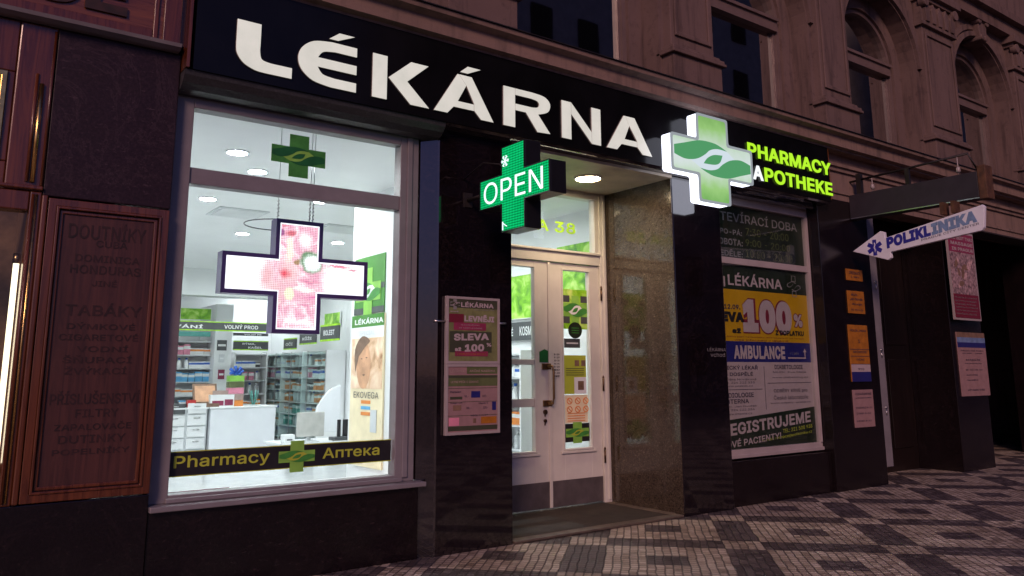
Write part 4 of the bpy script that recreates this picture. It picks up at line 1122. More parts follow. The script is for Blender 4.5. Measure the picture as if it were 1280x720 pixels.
# ---------------------------------------------------------------- projecting OPEN cross
XO = 3.45; fo = side(XO)
oy0, oy1 = -.29, -1.17; oc = .73; oz = (2.825 + 2.60) / 2
op = thing('open_sign', 'projecting green led cross reading open, beside the entrance', 'led sign', (XO + .07, -.73, 2.72))
pc_ = cross_pts(oc, oz + .0, .44, .33, .148, .118)
mb = MB(); mb.prism(fo, pc_, -.145, -.002); mb.build('housing', 'led_black', op, bevel=.004)
mb = MB(); mb.ring(fo, pc_, cross_pts(oc, oz, .432, .322, .140, .110), -.002, .008); mb.build('bezel', 'led_black', op)
mb = MB(); mb.flat(fo, cross_pts(oc, oz, .432, .322, .140, .110), .001); mb.build('screen', 'led_green', op)
text(fo, 'OPEN', oc - .385, oz - .085, oc + .36, oz + .085, .004, 'led_white', op, .0, 'lit_word')
mb = MB()
for k in range(6):
    a_ = k * PI / 3
    x, z = oc - .10, oz + .215
    mb.tube([fo.pt(x, z, .005), fo.pt(x + .045 * math.cos(a_), z + .045 * math.sin(a_), .005)], .004, 5)
    for r_ in (.028, .042): mb.tube([fo.pt(x + r_ * math.cos(a_ - .3), z + r_ * math.sin(a_ - .3), .005), fo.pt(x + r_ * math.cos(a_ + .3), z + r_ * math.sin(a_ + .3), .005)], .003, 5)
mb.tube([fo.pt(oc - .13, oz - .25, .005), fo.pt(oc - .13, oz - .315, .005)], .005, 5); mb.tube([fo.pt(oc - .13, oz - .26, .005), fo.pt(oc - .08, oz - .29, .005)], .004, 5)
mb.build('snowflake', 'led_white', op)
mb = MB()
mb.tube([(XO + .07, -.29, oz + .03), (XO + .07, 0.0, oz + .03)], .018, 8)
mb.tube([(XO + .03, -.585, oz + .20), (XO + .03, -.29, oz + .28), (XO + .03, .0, oz + .20)], .006, 6)
mb.box(XO + .03, XO + .11, -.012, -.001, oz - .03, oz + .09); mb.build('bracket', 'dark_iron', op)

# ---------------------------------------------------------------- recess: downlight, door
sx, sy = ah(735, 222.5, 3.27)
rl = thing('soffit_light', 'warm round downlight in the ceiling of the entrance recess', 'ceiling light', (sx, sy, 3.27))
c_ = Fr((sx, sy, 3.272), (1, 0, 0), (0, -1, 0))
I = [(.125 * a, .125 * b) for a, b in c24]; O = [(.145 * a, .145 * b) for a, b in c24]
mb = MB(); mb.ring(c_, O, I, .0005, .016); mb.build('trim_ring', 'lamp_body', rl)
mb = MB(); mb.prism(c_, I, .001, .008); mb.build('lens', 'downlight_warm', rl)

YD = 1.0; fd = front(YD)
dr = thing('entrance_door', 'cream double door of the pharmacy with glass panels and transom', 'door', (5.08, YD, .02))
DX0, DX1 = 4.22, 5.962; LZ0, LZ1 = .035, 2.47; TZ1 = 3.285
mid = 5.176
rx1 = 5.862
mb = MB()
mb.fbox(fd, rx1 + .004, DX1 - .004, LZ0 - .014, TZ1, -.10, .03); mb.fbox(fd, DX0, DX0 + .10, LZ0 - .014, TZ1, -.10, .03)
mb.fbox(fd, DX0 + .1, rx1 + .004, LZ1 + .006, 2.60, -.10, .02); mb.fbox(fd, DX0 + .1, rx1 + .004, 3.20, TZ1, -.10, .02)
mb.fbox(fd, DX1 - .06, DX1 - .025, .05, TZ1 - .02, .03, .045); mb.fbox(fd, DX0 + .1, rx1 + .0, 2.585, 2.61, .02, .04)
mb.fbox(fd, DX0 + .1, DX0 + .16, 2.60, 3.20, -.08, .01); mb.fbox(fd, rx1 - .05, rx1 + .004, 2.60, 3.20, -.08, .01)
mb.build('frame', 'door_paint', dr, bevel=.005)
mb = MB(); mb.fbox(fd, DX0 + .15, rx1 - .04, 2.59, 3.21, -.045, -.039); tp = mb.build('transom_pane', 'glass', dr)
simple('film_white', (.70, .74, .70), .5, .05, 3)
text(fd, 'OVA 38', at(640, 283, YD)[0], at(700, 290, YD)[1], at(722, 283, YD)[0], at(700, 276, YD)[1], -.036, 'green_lime', tp, .02)
def leaf(x0, x1, gl0, gl1, bars, hinge_right):
    m_ = MB(); z0, z1 = LZ0, LZ1
    gz0, gz1 = .585, 2.40
    m_.fbox(fd, x0, gl0, z0, z1, -.05, 0); m_.fbox(fd, gl1, x1, z0, z1, -.05, 0)
    m_.fbox(fd, gl0, gl1, z0, gz0, -.05, 0); m_.fbox(fd, gl0, gl1, gz1, z1, -.05, 0)
    for (b0, b1) in bars: m_.fbox(fd, gl0, gl1, b0, b1, -.045, -.003)
    lf_ = m_.build('leaf', 'door_paint', dr, bevel=.004)
    # glazing bead
    m_ = MB(); e_ = .018
    R_ = lambda d: [(gl0 - d, gz0 - d), (gl1 + d, gz0 - d), (gl1 + d, gz1 + d), (gl0 - d, gz1 + d)]
    m_.ring(fd, R_(e_), R_(0), 0, .012); m_.fbox(fd, gl0 - .05, gl1 + .05, gz0 - .045, gz0 - .022, .0, .02); m_.build('glazing_bead', 'door_paint', lf_, bevel=.003)
    m_ = MB(); m_.fbox(fd, gl0, gl1, gz0, gz1, -.03, -.024); m_.build('glass_pane', 'glass', lf_)
    m_ = MB(); m_.fbox(fd, x0 + .004, x1 - .004, z0 + .003, .285, .0, .006); m_.build('kick_plate', 'kick', lf_)
    return lf_
l1 = leaf(DX0 + .104, mid - .012, 4.50, 4.972, [(1.42, 1.475), (1.01, 1.09)], False)
l2 = leaf(mid + .002, rx1, 5.352, 5.714, [], True)
m_ = MB(); m_.fbox(fd, mid - .03, mid + .006, LZ0, LZ1, .001, .016); m_.build('meeting_strip', 'door_paint', l1, bevel=.004)
for z in (.42, 1.15, 2.1):
    m_ = MB(); m_.tube([(rx1 + .004, YD - .035, z), (rx1 + .004, YD - .035, z + .13)], .011, 8); m_.lathe((rx1 + .004, YD - .035, z + .13), [(.006, 0), (.012, .01), (.004, .03)], 8); m_.build('hinge', 'bronze', l2)
# pull handle with rosettes, lock plates
hx = at(686, 490, YD)[0]
hz0, hz1 = at(684, 504, YD)[1], at(684, 458, YD)[1]
m_ = MB()
m_.fbox(fd, hx - .09, hx + .02, hz1 - .03, hz1 + .03, .001, .02); m_.fbox(fd, hx - .08, hx + .03, hz0 - .03, hz0 + .03, .001, .02)
m_.tube([fd.pt(hx - .02, hz1, .02), fd.pt(hx - .0, hz1, .065), fd.pt(hx + .005, hz1 - .05, .075), fd.pt(hx + .005, hz0 + .05, .075), fd.pt(hx, hz0, .065), fd.pt(hx - .02, hz0, .02)], [.018, .014, .012, .012, .014, .018], 10)
m_.build('handle', 'brass', l1, bevel=.004)
for py in (515, 526):
    x, z = at(681, py, YD); m_ = MB(); m_.tube([fd.pt(x, z, .001), fd.pt(x, z, .018)], .024 if py == 515 else .017, 14); m_.fbox(fd, x - .006, x + .006, z - .045, z - .01, .001, .008); m_.build('lock', 'bronze', l1)
# decals on the door
def decal(name, label, fr, a0, a1, b0, b1, c, mat, th=.002):
    t_ = thing(name, label, 'sticker', tuple(fr.pt((a0 + a1) / 2, b0, c)))
    m_ = MB(); m_.fbox(fr, a0, a1, b0, b1, c, c + th); m_.build('sheet', mat, t_); return t_
x0, z1_ = at(674, 440, YD); x1, z0_ = at(687, 453, YD)
q = decal('door_badge', 'small green house shaped badge above the door handle', fd, x0, x1, z0_, z1_, .001, 'green_dark')
m_ = MB(); m_.flat(fd, [(x0 - .01, z1_), (x1 + .01, z1_), ((x0 + x1) / 2, z1_ + .03)], .003); m_.build('peak', 'green_dark', q)
text(fd, 'Home', x0 + .01, z0_ + .03, x1 - .01, z0_ + .06, .0045, 'green_light', q, .02) if False else None
x0, z1_ = at(691, 441, YD); x1, z0_ = at(700, 472, YD)
q = decal('opening_hours_notice', 'narrow white strip of tiny black print right of the handle', fd, x0 + .003, x1, z0_, z1_, .001, 'door_paint')
for k in range(8):
    zk = z1_ - (z1_ - z0_) * (k + .5) / 8
    text(fd, ['8-20', '9-19', '10-20', 'PO-PÁ', '8-20', 'SO', '9-20', 'NE'][k], x0 + .012, zk - .009, x1 - .006, zk + .009, .004, 'black_matte', q, .03)
Yg = YD + .022; fg = front(Yg)
def gdecal(name, label, px0, px1, py0, py1, mat, c=0):
    x0, zt1 = at(px0, py0, Yg); x1, zt0 = at(px1, py1, Yg)
    x0 = max(x0, 5.354); x1 = min(x1, 5.712)
    return decal(name, label, fg, x0, x1, zt0, zt1, c, mat), x0, x1, zt0, zt1
q, x0, x1, z0_, z1_ = gdecal('leaf_film', 'green leaf film with pharmacy cross on the upper door glass', 703, 734, 361, 412, 'leaf_photo', .001)
cxm = (x0 + x1) / 2; 
m_ = MB()
for (a_, b_) in ((x0, z0_ + .06), (x1 - .09, z0_ + .06), (x0, z0_ + .28), (x1 - .09, z0_ + .28)): m_.fbox(fg, a_, a_ + .09, b_, b_ + .07, .0035, .0045)
m_.build('checker_print', 'dark_grey', q)
logo(fg, cxm, z0_ + .20, .165, .15, .05, .07, .006, q, base='green_light', wave='green_leaf', hand='white', step=.0008)
x, z = at(718, 413, Yg); q = thing('round_sticker', 'dark green round sticker on the right door glass', 'sticker', (x, Yg, z))
m_ = MB(); m_.prism(fg, [(x + .095 * a, z + .085 * b) for a, b in c24], .011, .013); m_.build('disc', 'board_green', q)
text(fg, 'NON STOP', x - .05, z + .0, x + .05, z + .02, .015, 'green_light', q, .01) if False else None
m_ = MB(); 
for k in range(3): m_.fbox(fg, x - .05, x + .05, z - .03 + k * .025, z - .022 + k * .025, .0135, .0145)
m_.build('printed_lines', 'green_leaf', q)
q, x0, x1, z0_, z1_ = gdecal('dark_sticker', 'dark grey oblong sticker below the round one on door glass', 705, 725, 423, 435, 'dark_grey')
m_ = MB(); m_.fbox(fg, x0 + .03, x1 - .03, z0_ + .04, z0_ + .055, .003, .004); m_.build('printed_lines', 'shelf_grey', q)
q, x0, x1, z0_, z1_ = gdecal('lime_notice', 'lime yellow notice with two dark pictures on door glass', 705, 733, 444, 492, 'lime_text')
m_ = MB(); 
m_.fbox(fg, x0 + .14, x0 + .20, z1_ - .11, z1_ - .05, .003, .004, 0); m_.fbox(fg, x0 + .23, x0 + .29, z1_ - .11, z1_ - .05, .003, .004, 0)
m_.fbox(fg, x0 + .13, x1, z0_, z0_ + .17, .003, .0036, 1); m_.fbox(fg, x0 + .18, x0 + .26, z0_ + .04, z0_ + .13, .004, .005, 0)
for k in range(4): m_.fbox(fg, x0 + .02, x1 - .03, z0_ + .19 + k * .022, z0_ + .196 + k * .022, .003, .004, 2)
m_.build('printed_picture', ['brown_box', 'white', 'olive'], q)
q, x0, x1, z0_, z1_ = gdecal('rules_notice', 'pale notice with six orange rings on the right door glass', 706, 735, 494, 528, 'cream')
m_ = MB()
for r_ in range(2):
    for k in range(3):
        x, z = x0 + .06 + k * .11, z1_ - .06 - r_ * .085
        m_.ring(fg, [(x + .038 * a, z + .034 * b) for a, b in c24], [(x + .028 * a, z + .025 * b) for a, b in c24], .0022, .004)
        m_.prism(fg, [(x - .022, z + .014), (x - .016, z + .02), (x + .022, z - .014), (x + .016, z - .02)], .0025, .0038)
for k in range(4): m_.fbox(fg, x0 + .03, x1 - .04, z0_ + .02 + k * .025, z0_ + .028 + k * .025, .003, .004)
m_.build('ring_symbols', 'orange', q)
q, x0, x1, z0_, z1_ = gdecal('cross_sticker', 'black and green cross sticker at the bottom of the door glass', 706, 737, 530, 551, 'black_matte')
logo(fg, (x0 + x1) / 2, (z0_ + z1_) / 2, .155, .105, .06, .042, .004, q, base='green_light', wave='green_leaf', hand='lime_text', step=.0008)

# shelving seen through the door, along the right wall
XW = IX1 - .005; fw = side(XW)
ud, zd_ = shelf_unit('door_shelf', 'grey shelving with bottles seen through the left door leaf', fw, -4.6, -2.7, .05, 1.62, .34, 5, verts=3)
ud.location.x -= .34; fw2 = side(XW - .34)
stock(fw2, -4.6, -2.7, zd_, .34, PI / 2, 'shelving inside the door', [[7, 6], [6, 7, 4], [8, 5, 6], [7, 6, 0], [6, 3, 7]], .13, 1.2, .95)
picture(fw, -4.8, -2.4, 2.05, 2.62, 'leaf_photo', 'long green leaf picture on the wall seen through the door')
band_sign(fw, -4.8, -2.4, 1.76, 2.0, [('DĚTSKÉ', .52, .25, .64, .75), ('KOSMETIKA', .2, .25, .45, .75), ('KOSMETIKA', .70, .25, .92, .75)], 'dark sign band under the green picture inside the door', edges=False)
picture(fw, -2.35, -1.2, 2.1, 2.9, 'leaf_photo', 'green leaf picture at the near end of wall inside door')

# ---------------------------------------------------------------- pillar poster case
def quad(px0, px1, py0, py1, Y):
    cxp, cyp = (px0 + px1) / 2, (py0 + py1) / 2
    return at(px0, cyp, Y)[0], at(px1, cyp, Y)[0], at(cxp, py1, Y)[1], at(cxp, py0, Y)[1]
Yp = -.03
x0, x1 = at(557, 455, Yp)[0], at(624.5, 455, Yp)[0]
zT_, zM_, zB_ = at(590, 371.5, Yp)[1], at(590, 455, Yp)[1], at(590, 543, Yp)[1]
fq = front(Yp)
pc = thing('poster_case', 'framed pharmacy posters hanging on the polished pillar by the entrance', 'poster frame', ((x0 + x1) / 2, 0, zB_))
o = MB(); e_ = .022
for (b0, b1) in ((zM_, zT_), (zB_, zM_)):
    R_ = lambda d: [(x0 + d, b0 + d), (x1 - d, b0 + d), (x1 - d, b1 - d), (x0 + d, b1 - d)]
    o.ring(fq, R_(0.001), R_(e_), -.025, .008)
o.build('frame', 'frame_white', pc, bevel=.002)
o = MB(); o.box(x0 + .01, x1 - .01, Yp + .005, -.001, zB_ + .01, zT_ - .01); o.build('backing', 'paper', pc)
A0, A1 = x0 + e_ + .002, x1 - e_ - .002; WW = A1 - A0
def pr1(a, b): return (A0 + WW * a, zM_ + e_ + (zT_ - zM_ - 2 * e_) * b)
def blk(mbx, a0, b0, a1, b1, c, mi, fn=pr1):
    p, q_ = fn(a0, b0), fn(a1, b1); mbx.fbox(fq, p[0], q_[0], p[1], q_[1], -.0, c, mi)
up = MB(); blk(up, 0, 0, 1, 1, .001, 0); blk(up, 0, .86, 1, 1, .002, 1); blk(up, 0, .62, .30, .76, .002, 2); blk(up, .1, .50, .76, .62, .0025, 3); blk(up, .02, .14, .88, .48, .002, 4); blk(up, .13, .08, .80, .16, .003, 3)
simple('leaf_olive', (.17, .18, .07), .5, .3, 14); simple('poster_dark', (.05, .055, .03), .5, .1, 8)
po = up.build('poster', ['leaf_olive', 'poster_dark', 'print_maroon', 'print_magenta', 'poster_dark'], pc)
def tx(s, a0, b0, a1, b1, mat, bold=.03, fn=pr1, c=.004, slant=0, par=None, fr_=None):
    p, q_ = fn(a0, b0), fn(a1, b1); text(fr_ or fq, s, p[0], p[1], q_[0], q_[1], c, mat, par or po, bold, slant=slant)
tx('LÉKÁRNA', .24, .875, .92, .97, 'print_white'); tx('NEMOCNIČNÍ', .5, .83, .93, .853, 'print_grey', 0); tx('NOVĚ', .03, .785, .19, .81, 'print_white')
tx('LEVNĚJI', .31, .64, .93, .76, 'print_white', .05); tx('NEJLEVNĚJŠÍ CENY', .24, .575, .62, .60, 'print_white', 0); tx('VE VAŠÍ LÉKÁRNĚ', .2, .525, .68, .55, 'print_white', 0)
tx('SLEVA', .10, .325, .82, .44, 'print_white', .045, slant=.03); tx('až', .12, .16, .25, .22, 'print_white', .05); tx('100', .32, .15, .72, .27, 'print_white', .05, slant=.03); tx('%', .77, .24, .87, .30, 'print_white', .03); tx('Z DOPLATKU NA RECEPT', .17, .10, .76, .13, 'print_orange', 0)
logo(fq, pr1(.12, .92)[0], pr1(0, .92)[1], .045, .045, .016, .016, .004, po, base='print_grey', wave='poster_dark', hand='print_white')
def pr2(a, b): return (A0 + WW * a, zB_ + e_ + (zM_ - zB_ - 2 * e_) * b)
lo = MB(); blk(lo, 0, 0, 1, 1, .001, 0, pr2); blk(lo, .37, .89, 1, 1, .002, 1, pr2); blk(lo, 0, .70, 1, .87, .002, 2, pr2); blk(lo, 0, .83, 1, .865, .003, 3, pr2); blk(lo, .0, .02, 1, .09, .002, 3, pr2)
for k in range(3): blk(lo, 0, .665 - k * .21, 1, .672 - k * .21, .002, 3, pr2)
blk(lo, .46, .52, .64, .62, .003, 4, pr2); blk(lo, .89, .32, .97, .45, .003, 4, pr2); blk(lo, .02, .10, .22, .22, .0025, 5, pr2); blk(lo, .04, .50, .28, .54, .003, 3, pr2); blk(lo, .10, .33, .26, .41, .003, 6, pr2)
blk(lo, .66, .115, .98, .22, .0028, 7, pr2); blk(lo, .5, .13, .56, .2, .003, 6, pr2)
lo_ = lo.build('poster', ['paper_pink', 'olive', 'olive', 'poster_dark', 'print_blue', 'pink', 'brown_box', 'print_orange'], pc)
for (s_, a0, b0, a1, b1) in (('LÉKÁRNA', .04, .91, .32, .96), ('AKČNÍ NABÍDKA', .42, .92, .95, .96), ('LETNÍ PÉČE O ZDRAVÍ', .05, .75, .6, .79), ('Paralen', .04, .6, .25, .63), ('99,-', .32, .52, .40, .56), ('149,-', .68, .52, .78, .56), ('Ibalgin 400', .04, .43, .28, .455), ('89,-', .36, .34, .46, .38), ('Vitamin C', .60, .42, .80, .445), ('129,-', .7, .34, .8, .38), ('PÉČE O PLEŤ', .45, .235, .80, .26)):
    tx(s_, a0, b0, a1, b1, 'print_dark' if b0 < .7 else 'paper', .01, pr2, .0045, par=lo_)
bk = MB(); bk.tube([fq.pt(x0 - .10, zT_ - .20, -.01), fq.pt(x0, zT_ - .20, -.01)], .008, 8); bk.tube([fq.pt(x1, zT_ - .20, -.01), fq.pt(x1 + .07, zT_ - .20, -.01)], .008, 8); bk.build('bracket', 'steel', pc)

# ---------------------------------------------------------------- right board window
YR = .20; fr_ = front(YR)
bw = thing('poster_window', 'pale framed window covered with pharmacy opening hours and surgery notices', 'window', (7.6, YR, .45))
xr1 = at(1011.5, 263, YR - .05)[0]; xr1b = at(1034, 562, YR - .05)[0]; xr1 = (xr1 + xr1b) / 2
zr1 = at(1011.5, 263, YR - .05)[1]; zr0 = at(1032.5, 562, YR - .05)[1]
ix1 = at(1007, 350, YR)[0] - .005; iz1 = at(1001, 273, YR)[1]; iz0 = at(1024, 552, YR)[1]
ix0 = 6.72
zm1_, zm0_ = at(1004, 333.5, YR)[1], at(1004, 341, YR)[1]
mb = MB()
mb.fbox(fr_, P2R + .0, ix0, zr0, zr1, -.03, .05); mb.fbox(fr_, ix1, xr1, zr0, zr1, -.03, .05); mb.fbox(fr_, ix0, ix1, iz1, zr1, -.03, .05); mb.fbox(fr_, ix0, ix1, zr0, iz0, -.03, .05); mb.fbox(fr_, ix0, ix1, zm0_, zm1_, -.03, .04)
mb.fbox(fr_, xr1 - .045, xr1 - .005, zr0 + .0, zr1 - .0, .05, .075); mb.fbox(fr_, ix1 + .005, ix1 + .03, iz0, iz1, .05, .065); mb.fbox(fr_, ix0, xr1 - .045, zr0 + .002, zr0 + .04, .05, .07)
mb.build('frame', 'frame_white', bw, bevel=.005)
clad('reveal', 'granite_base', (xr1 + .001, 8.499, .03, .3, .44, 3.25), bevel=0)
def bz_(py, px=985): return at(px, py, YR)[1]
W0, W1 = ix0, ix1
zA_ = iz1; zB1 = zm1_; z_lek = bz_(369.5, 1006); z_yel = bz_(429, 1010); z_blu = bz_(453, 1012)
simple('yellow_line', (.30, .30, .02), .5)
b1_ = MB(); b1_.fbox(fr_, W0, W1, zB1, zA_, -.01, 0); hours = b1_.build('hours_panel', 'board_green', bw)
b1_ = MB(); b1_.fbox(fr_, W0, W1, z_lek, zm0_, -.01, 0); lek = b1_.build('name_panel', 'board_green', bw)
b1_ = MB(); b1_.fbox(fr_, W0, W1, z_yel, z_lek, -.01, 0); yel = b1_.build('sale_panel', 'print_yellow', bw)
b1_ = MB(); b1_.fbox(fr_, W0, W1, z_blu, z_yel, -.01, 0); blu = b1_.build('ambulance_panel', 'print_blue', bw)
b1_ = MB(); b1_.fbox(fr_, W0, W1, iz0, z_blu, -.01, 0); wht = b1_.build('surgery_panel', 'print_white', bw)
def rt(s, px0, px1, py0, py1, mat, par, bold=.02, c=.003, slant=0, xl=None):
    cxp = (px0 + px1) / 2; cyp = (py0 + py1) / 2
    a0 = at(px0, cyp, YR)[0] if xl is None else xl; a1 = at(px1, cyp, YR)[0]
    zt_l = at(cxp, py0, YR)[1]; zb_l = at(cxp, py1, YR)[1]
    return text(fr_, s, a0, zb_l, a1, zt_l, c, mat, par, bold, slant=slant)
rt('OTEVÍRACÍ DOBA', 890, 995, 268, 281.5, 'print_grey', hours, .01)
rt('PO-PÁ:', 899.5, 927, 285, 293, 'print_grey', hours, .02); rt('7:30 - 20:00', 932, 985, 289, 298, 'olive', hours, 0)
rt('SOBOTA:', 893, 928, 298, 306, 'print_grey', hours, .02); rt('9:00 - 20:00', 932, 987, 303, 311, 'olive', hours, 0)
rt('NEDĚLE:', 893.5, 928, 311, 320, 'print_grey', hours, .02); rt('10:00 - 20:00', 932, 990, 316, 325, 'olive', hours, 0)
rt('|', 904, 906, 345, 358, 'print_white', lek, .02); rt('LÉKÁRNA', 909.5, 977, 343, 359, 'print_white', lek, .02)
lc = at(992, 358, YR); S_ = lambda pts, w=.13, h=.14 / .36: [(lc[0] + a * w, lc[1] + b * w / .36 * .42) for a, b in pts]
o = MB()
for pts in (WAVE, [(-a, -b) for a, b in WAVE]):
    big = S_(pts); cxg = sum(p[0] for p in big) / len(big); czg = sum(p[1] for p in big) / len(big)
    o.ring(fr_, big, [(cxg + (a - cxg) * .88, czg + (b - czg) * .78) for a, b in big], .001, .003)
for s_ in (-1, 1):
    q_ = [(lc[0] - .04, lc[1] + s_ * .055), (lc[0] + .04, lc[1] + s_ * .055), (lc[0] + .04, lc[1] + s_ * .125), (lc[0] - .04, lc[1] + s_ * .125)]
    if s_ < 0: q_ = q_[::-1]
    cz1 = lc[1] + s_ * .09
    o.ring(fr_, q_, [(lc[0] + (a - lc[0]) * .8, cz1 + (b - cz1) * .8) for a, b in q_], .001, .003)
o.build('cross_outline', 'print_grey', lek)
rt('DO 12.09.', 893, 925, 380, 386, 'print_dark', yel, .03); rt('SLEVA', 883, 930, 389, 402, 'black_matte', yel, .07); rt('až', 915, 926, 410, 416.5, 'black_matte', yel, .05)
for sz, mt, c in ((.12, 'print_maroon', .003), (.065, 'print_white', .0045)):
    rt('100', 928, 989, 374 if mt == 'print_maroon' else 375.5, 418 if mt == 'print_maroon' else 416.5, mt, yel, sz, c)
rt('%', 991.5, 1003, 392, 410, 'print_maroon', yel, .09, .003); rt('%', 992, 1002.5, 393, 409, 'print_white', yel, .04, .0045)
rt('Z DOPLATKU', 969, 1004, 413.5, 419.5, 'black_matte', yel, .04, .007)
rt('Sleva platí na doplatky léků vázaných na recept', 908, 1004, 421, 423, 'print_maroon', yel, 0); rt('více informací v lékárně', 918, 985, 424.5, 426.5, 'print_maroon', yel, 0)
rt('AMBULANCE', 917, 981, 432, 449, 'print_white', blu, .04); rt('v 1. patře', 987, 998, 440, 444, 'print_grey', blu, 0)
o = MB(); xa, za = at(985, 447, YR); xb, zb__ = at(1007, 446, YR); _, zc = at(1007, 436, YR)
o.fbox(fr_, xa, xb, za - .012, za + .004, .001, .003); o.fbox(fr_, xb - .02, xb - .004, za + .004, zc - .04, .001, .003); o.prism(fr_, [(xb - .045, zc - .04), (xb + .02, zc - .04), (xb - .012, zc + .0)], .001, .003); o.build('arrow', 'print_white', blu)
for (s_, a, b, c_, d, bo) in (('PRAKTICKÝ LÉKAŘ', 886, 947, 456, 462, .02), ('PRO DOSPĚLÉ', 896, 941, 464.5, 470, .02), ('MUDr. Věra Nováková', 890, 945, 473, 475.5, 0), ('tel. 224 222 333', 905, 943, 477, 479.5, 0), ('www.praktik.cz', 905, 941, 481.5, 484, 0),
                              ('KARDIOLOGIE', 897, 942, 491, 497, .02), ('INTERNA', 904, 936, 499, 504.5, .02), ('MUDr. Jan Dvořák', 900, 946, 507, 509, 0), ('tel. 224 222 334', 905, 943, 511, 513.5, 0), ('www.interna.cz', 906, 940, 516, 518.5, 0),
                              ('DIABETOLOGIE', 968, 1003, 456, 461.5, .02), ('MUDr. Eva Malá', 966, 1007, 464, 466, 0), ('www.diabetolog.cz', 965, 1010, 470.5, 473, 0),
                              ('ODBĚRY KRVE pro', 967, 1009, 485, 491, .01), ('České laboratoře', 967, 1010, 493, 499, .0), ('www.odbery-praha.cz', 963, 1013, 502, 504.5, 0)):
    rt(s_, a, b, c_, d, 'print_dark', wht, bo)
o = MB()
x, z = at(956, 480, YR); zt2 = at(956, 458, YR)[1]; zb2_ = at(957, 512, YR)[1]; o.fbox(fr_, x - .003, x + .003, zb2_, zt2, .001, .002)
z = at(925, 487, YR)[1]; o.fbox(fr_, W0, x - .05, z - .003, z + .003, .001, .002)
z = at(985, 478.5, YR)[1]; o.fbox(fr_, x + .05, W1 - .03, z - .003, z + .003, .001, .002); o.build('rule', 'print_dark', wht)
sl = (at(1018, 508, YR)[1] - at(915, 524.5, YR)[1]) / (at(1018, 508, YR)[0] - at(915, 524.5, YR)[0])
zl = at(915, 524.5, YR)[1]; xl_ = at(915, 524.5, YR)[0]
o = MB(); o.prism(fr_, [(W0, iz0), (W1, iz0), (W1, zl + sl * (W1 - xl_)), (W0, zl + sl * (W0 - xl_))], .001, .003); reg = o.build('register_panel', 'board_green', wht)
def st_(s, xa_px, xb_px, frac0, frac1, mat, bold, yref):
    a0 = at(xa_px, yref, YR)[0]; a1 = at(xb_px, yref, YR)[0]
    top_ = zl + sl * (a0 - xl_)
    text(fr_, s, a0, top_ - frac1, a1, top_ - frac0, .005, mat, reg, bold, slant=sl)
st_('REGISTRUJEME', 902, 1013, .04, .165, 'print_white', .03, 525); st_('NOVÉ PACIENTY!', 900, 976, .20, .285, 'print_white', .02, 543); st_('TEL: 221 508 938', 978, 1015, .19, .23, 'lime_text', .0, 535); st_('e-mail: recepce@poliklinika.cz', 952, 1015, .255, .29, 'lime_text', .0, 545)
mb = MB(); mb.fbox(fr_, ix0, ix1, iz0, iz1, .02, .025); mb.build('glass_pane', 'glass', bw)

# ---------------------------------------------------------------- plates on the right pillar
def plate(name, label, px0, px1, py0, py1, mat, rows, ink='print_dark', Y=-.001, cat='plate', extra=None, group=None):
    x0, x1, z0, z1 = quad(px0, px1, py0, py1, Y)
    t_ = thing(name, label, cat, ((x0 + x1) / 2, 0, z0), group); f_ = front(Y)
    m_ = MB(); m_.fbox(f_, x0, x1, z0, z1, 0, .012); m_.build('sheet', mat, t_, bevel=.002)
    if extra:
        m_ = MB(); mats = []
        for k, (b0, b1, mt) in enumerate(extra): m_.fbox(f_, x0 + .004, x1 - .004, z0 + (z1 - z0) * b0, z0 + (z1 - z0) * b1, .012, .014, k); mats.append(mt)
        m_.build('colour_block', mats, t_)
    for (s_, a0, b0, a1, b1) in rows:
        text(f_, s_, x0 + (x1 - x0) * a0, z0 + (z1 - z0) * b0, x0 + (x1 - x0) * a1, z0 + (z1 - z0) * b1, .016, ink, t_, .01)
    return t_
plate('brass_plate', 'small orange plate, topmost of the plates on the right pillar', 1057, 1077, 337, 351, 'print_orange', [('ORDINACE', .15, .55, .85, .8), ('1. patro', .25, .2, .75, .42)])
plate('brass_plate', 'square orange plate, second from the top on the right pillar', 1059, 1079.5, 364, 392, 'print_orange', [('MUDr.', .2, .78, .6, .88), ('Jan Novák', .12, .58, .88, .7), ('chirurgie', .2, .35, .8, .46), ('PO-PÁ 8-16', .15, .12, .85, .22)])
plate('info_board', 'tall orange board with white and dark blue foot on the right pillar', 1061.5, 1085.5, 406.5, 477, 'print_orange', [('POLIKLINIKA', .1, .88, .9, .92), ('1', .45, .68, .55, .74), ('ORTOPEDIE', .15, .5, .85, .54), ('OČNÍ', .3, .37, .7, .41), ('RTG', .35, .2, .65, .235)], extra=[(.0, .17, 'print_blue'), (.17, .30, 'print_white'), (.30, .31, 'print_dark'), (.44, .45, 'print_dark'), (.56, .57, 'print_dark')])
plate('paper_notice', 'pinkish paper notice below the tall orange board', 1066.5, 1091.5, 487, 534, 'paper_pink', [('OZNÁMENÍ', .1, .86, .9, .93), ('ordinační hodiny', .1, .76, .9, .80), ('PONDĚLÍ 8-12', .1, .5, .9, .55), ('ÚTERÝ 8-12', .1, .35, .8, .4), ('PÁTEK 8-12', .1, .15, .8, .2)], cat='notice')
plate('paper_notice', 'pale notice with blue head under the hanging poster', 1198, 1233, 416, 495, 'paper_pink', [('PROVOZNÍ DOBA', .1, .70, .9, .725), ('pondělí - pátek', .15, .66, .85, .68), ('MASÁŽE', .25, .55, .75, .585), ('objednávky', .2, .50, .8, .52), ('tel. 222 333 444', .2, .4, .8, .42), ('sobota', .2, .32, .6, .34), ('neděle', .2, .24, .6, .26), ('VÍTÁME VÁS', .2, .08, .8, .115)], cat='notice', extra=[(.76, .84, 'print_blue'), (.84, .92, 'sign_pale'), (.92, 1.0, 'brown_box')])
x, z = at(893, 438, 0)
fz = front(-.001)
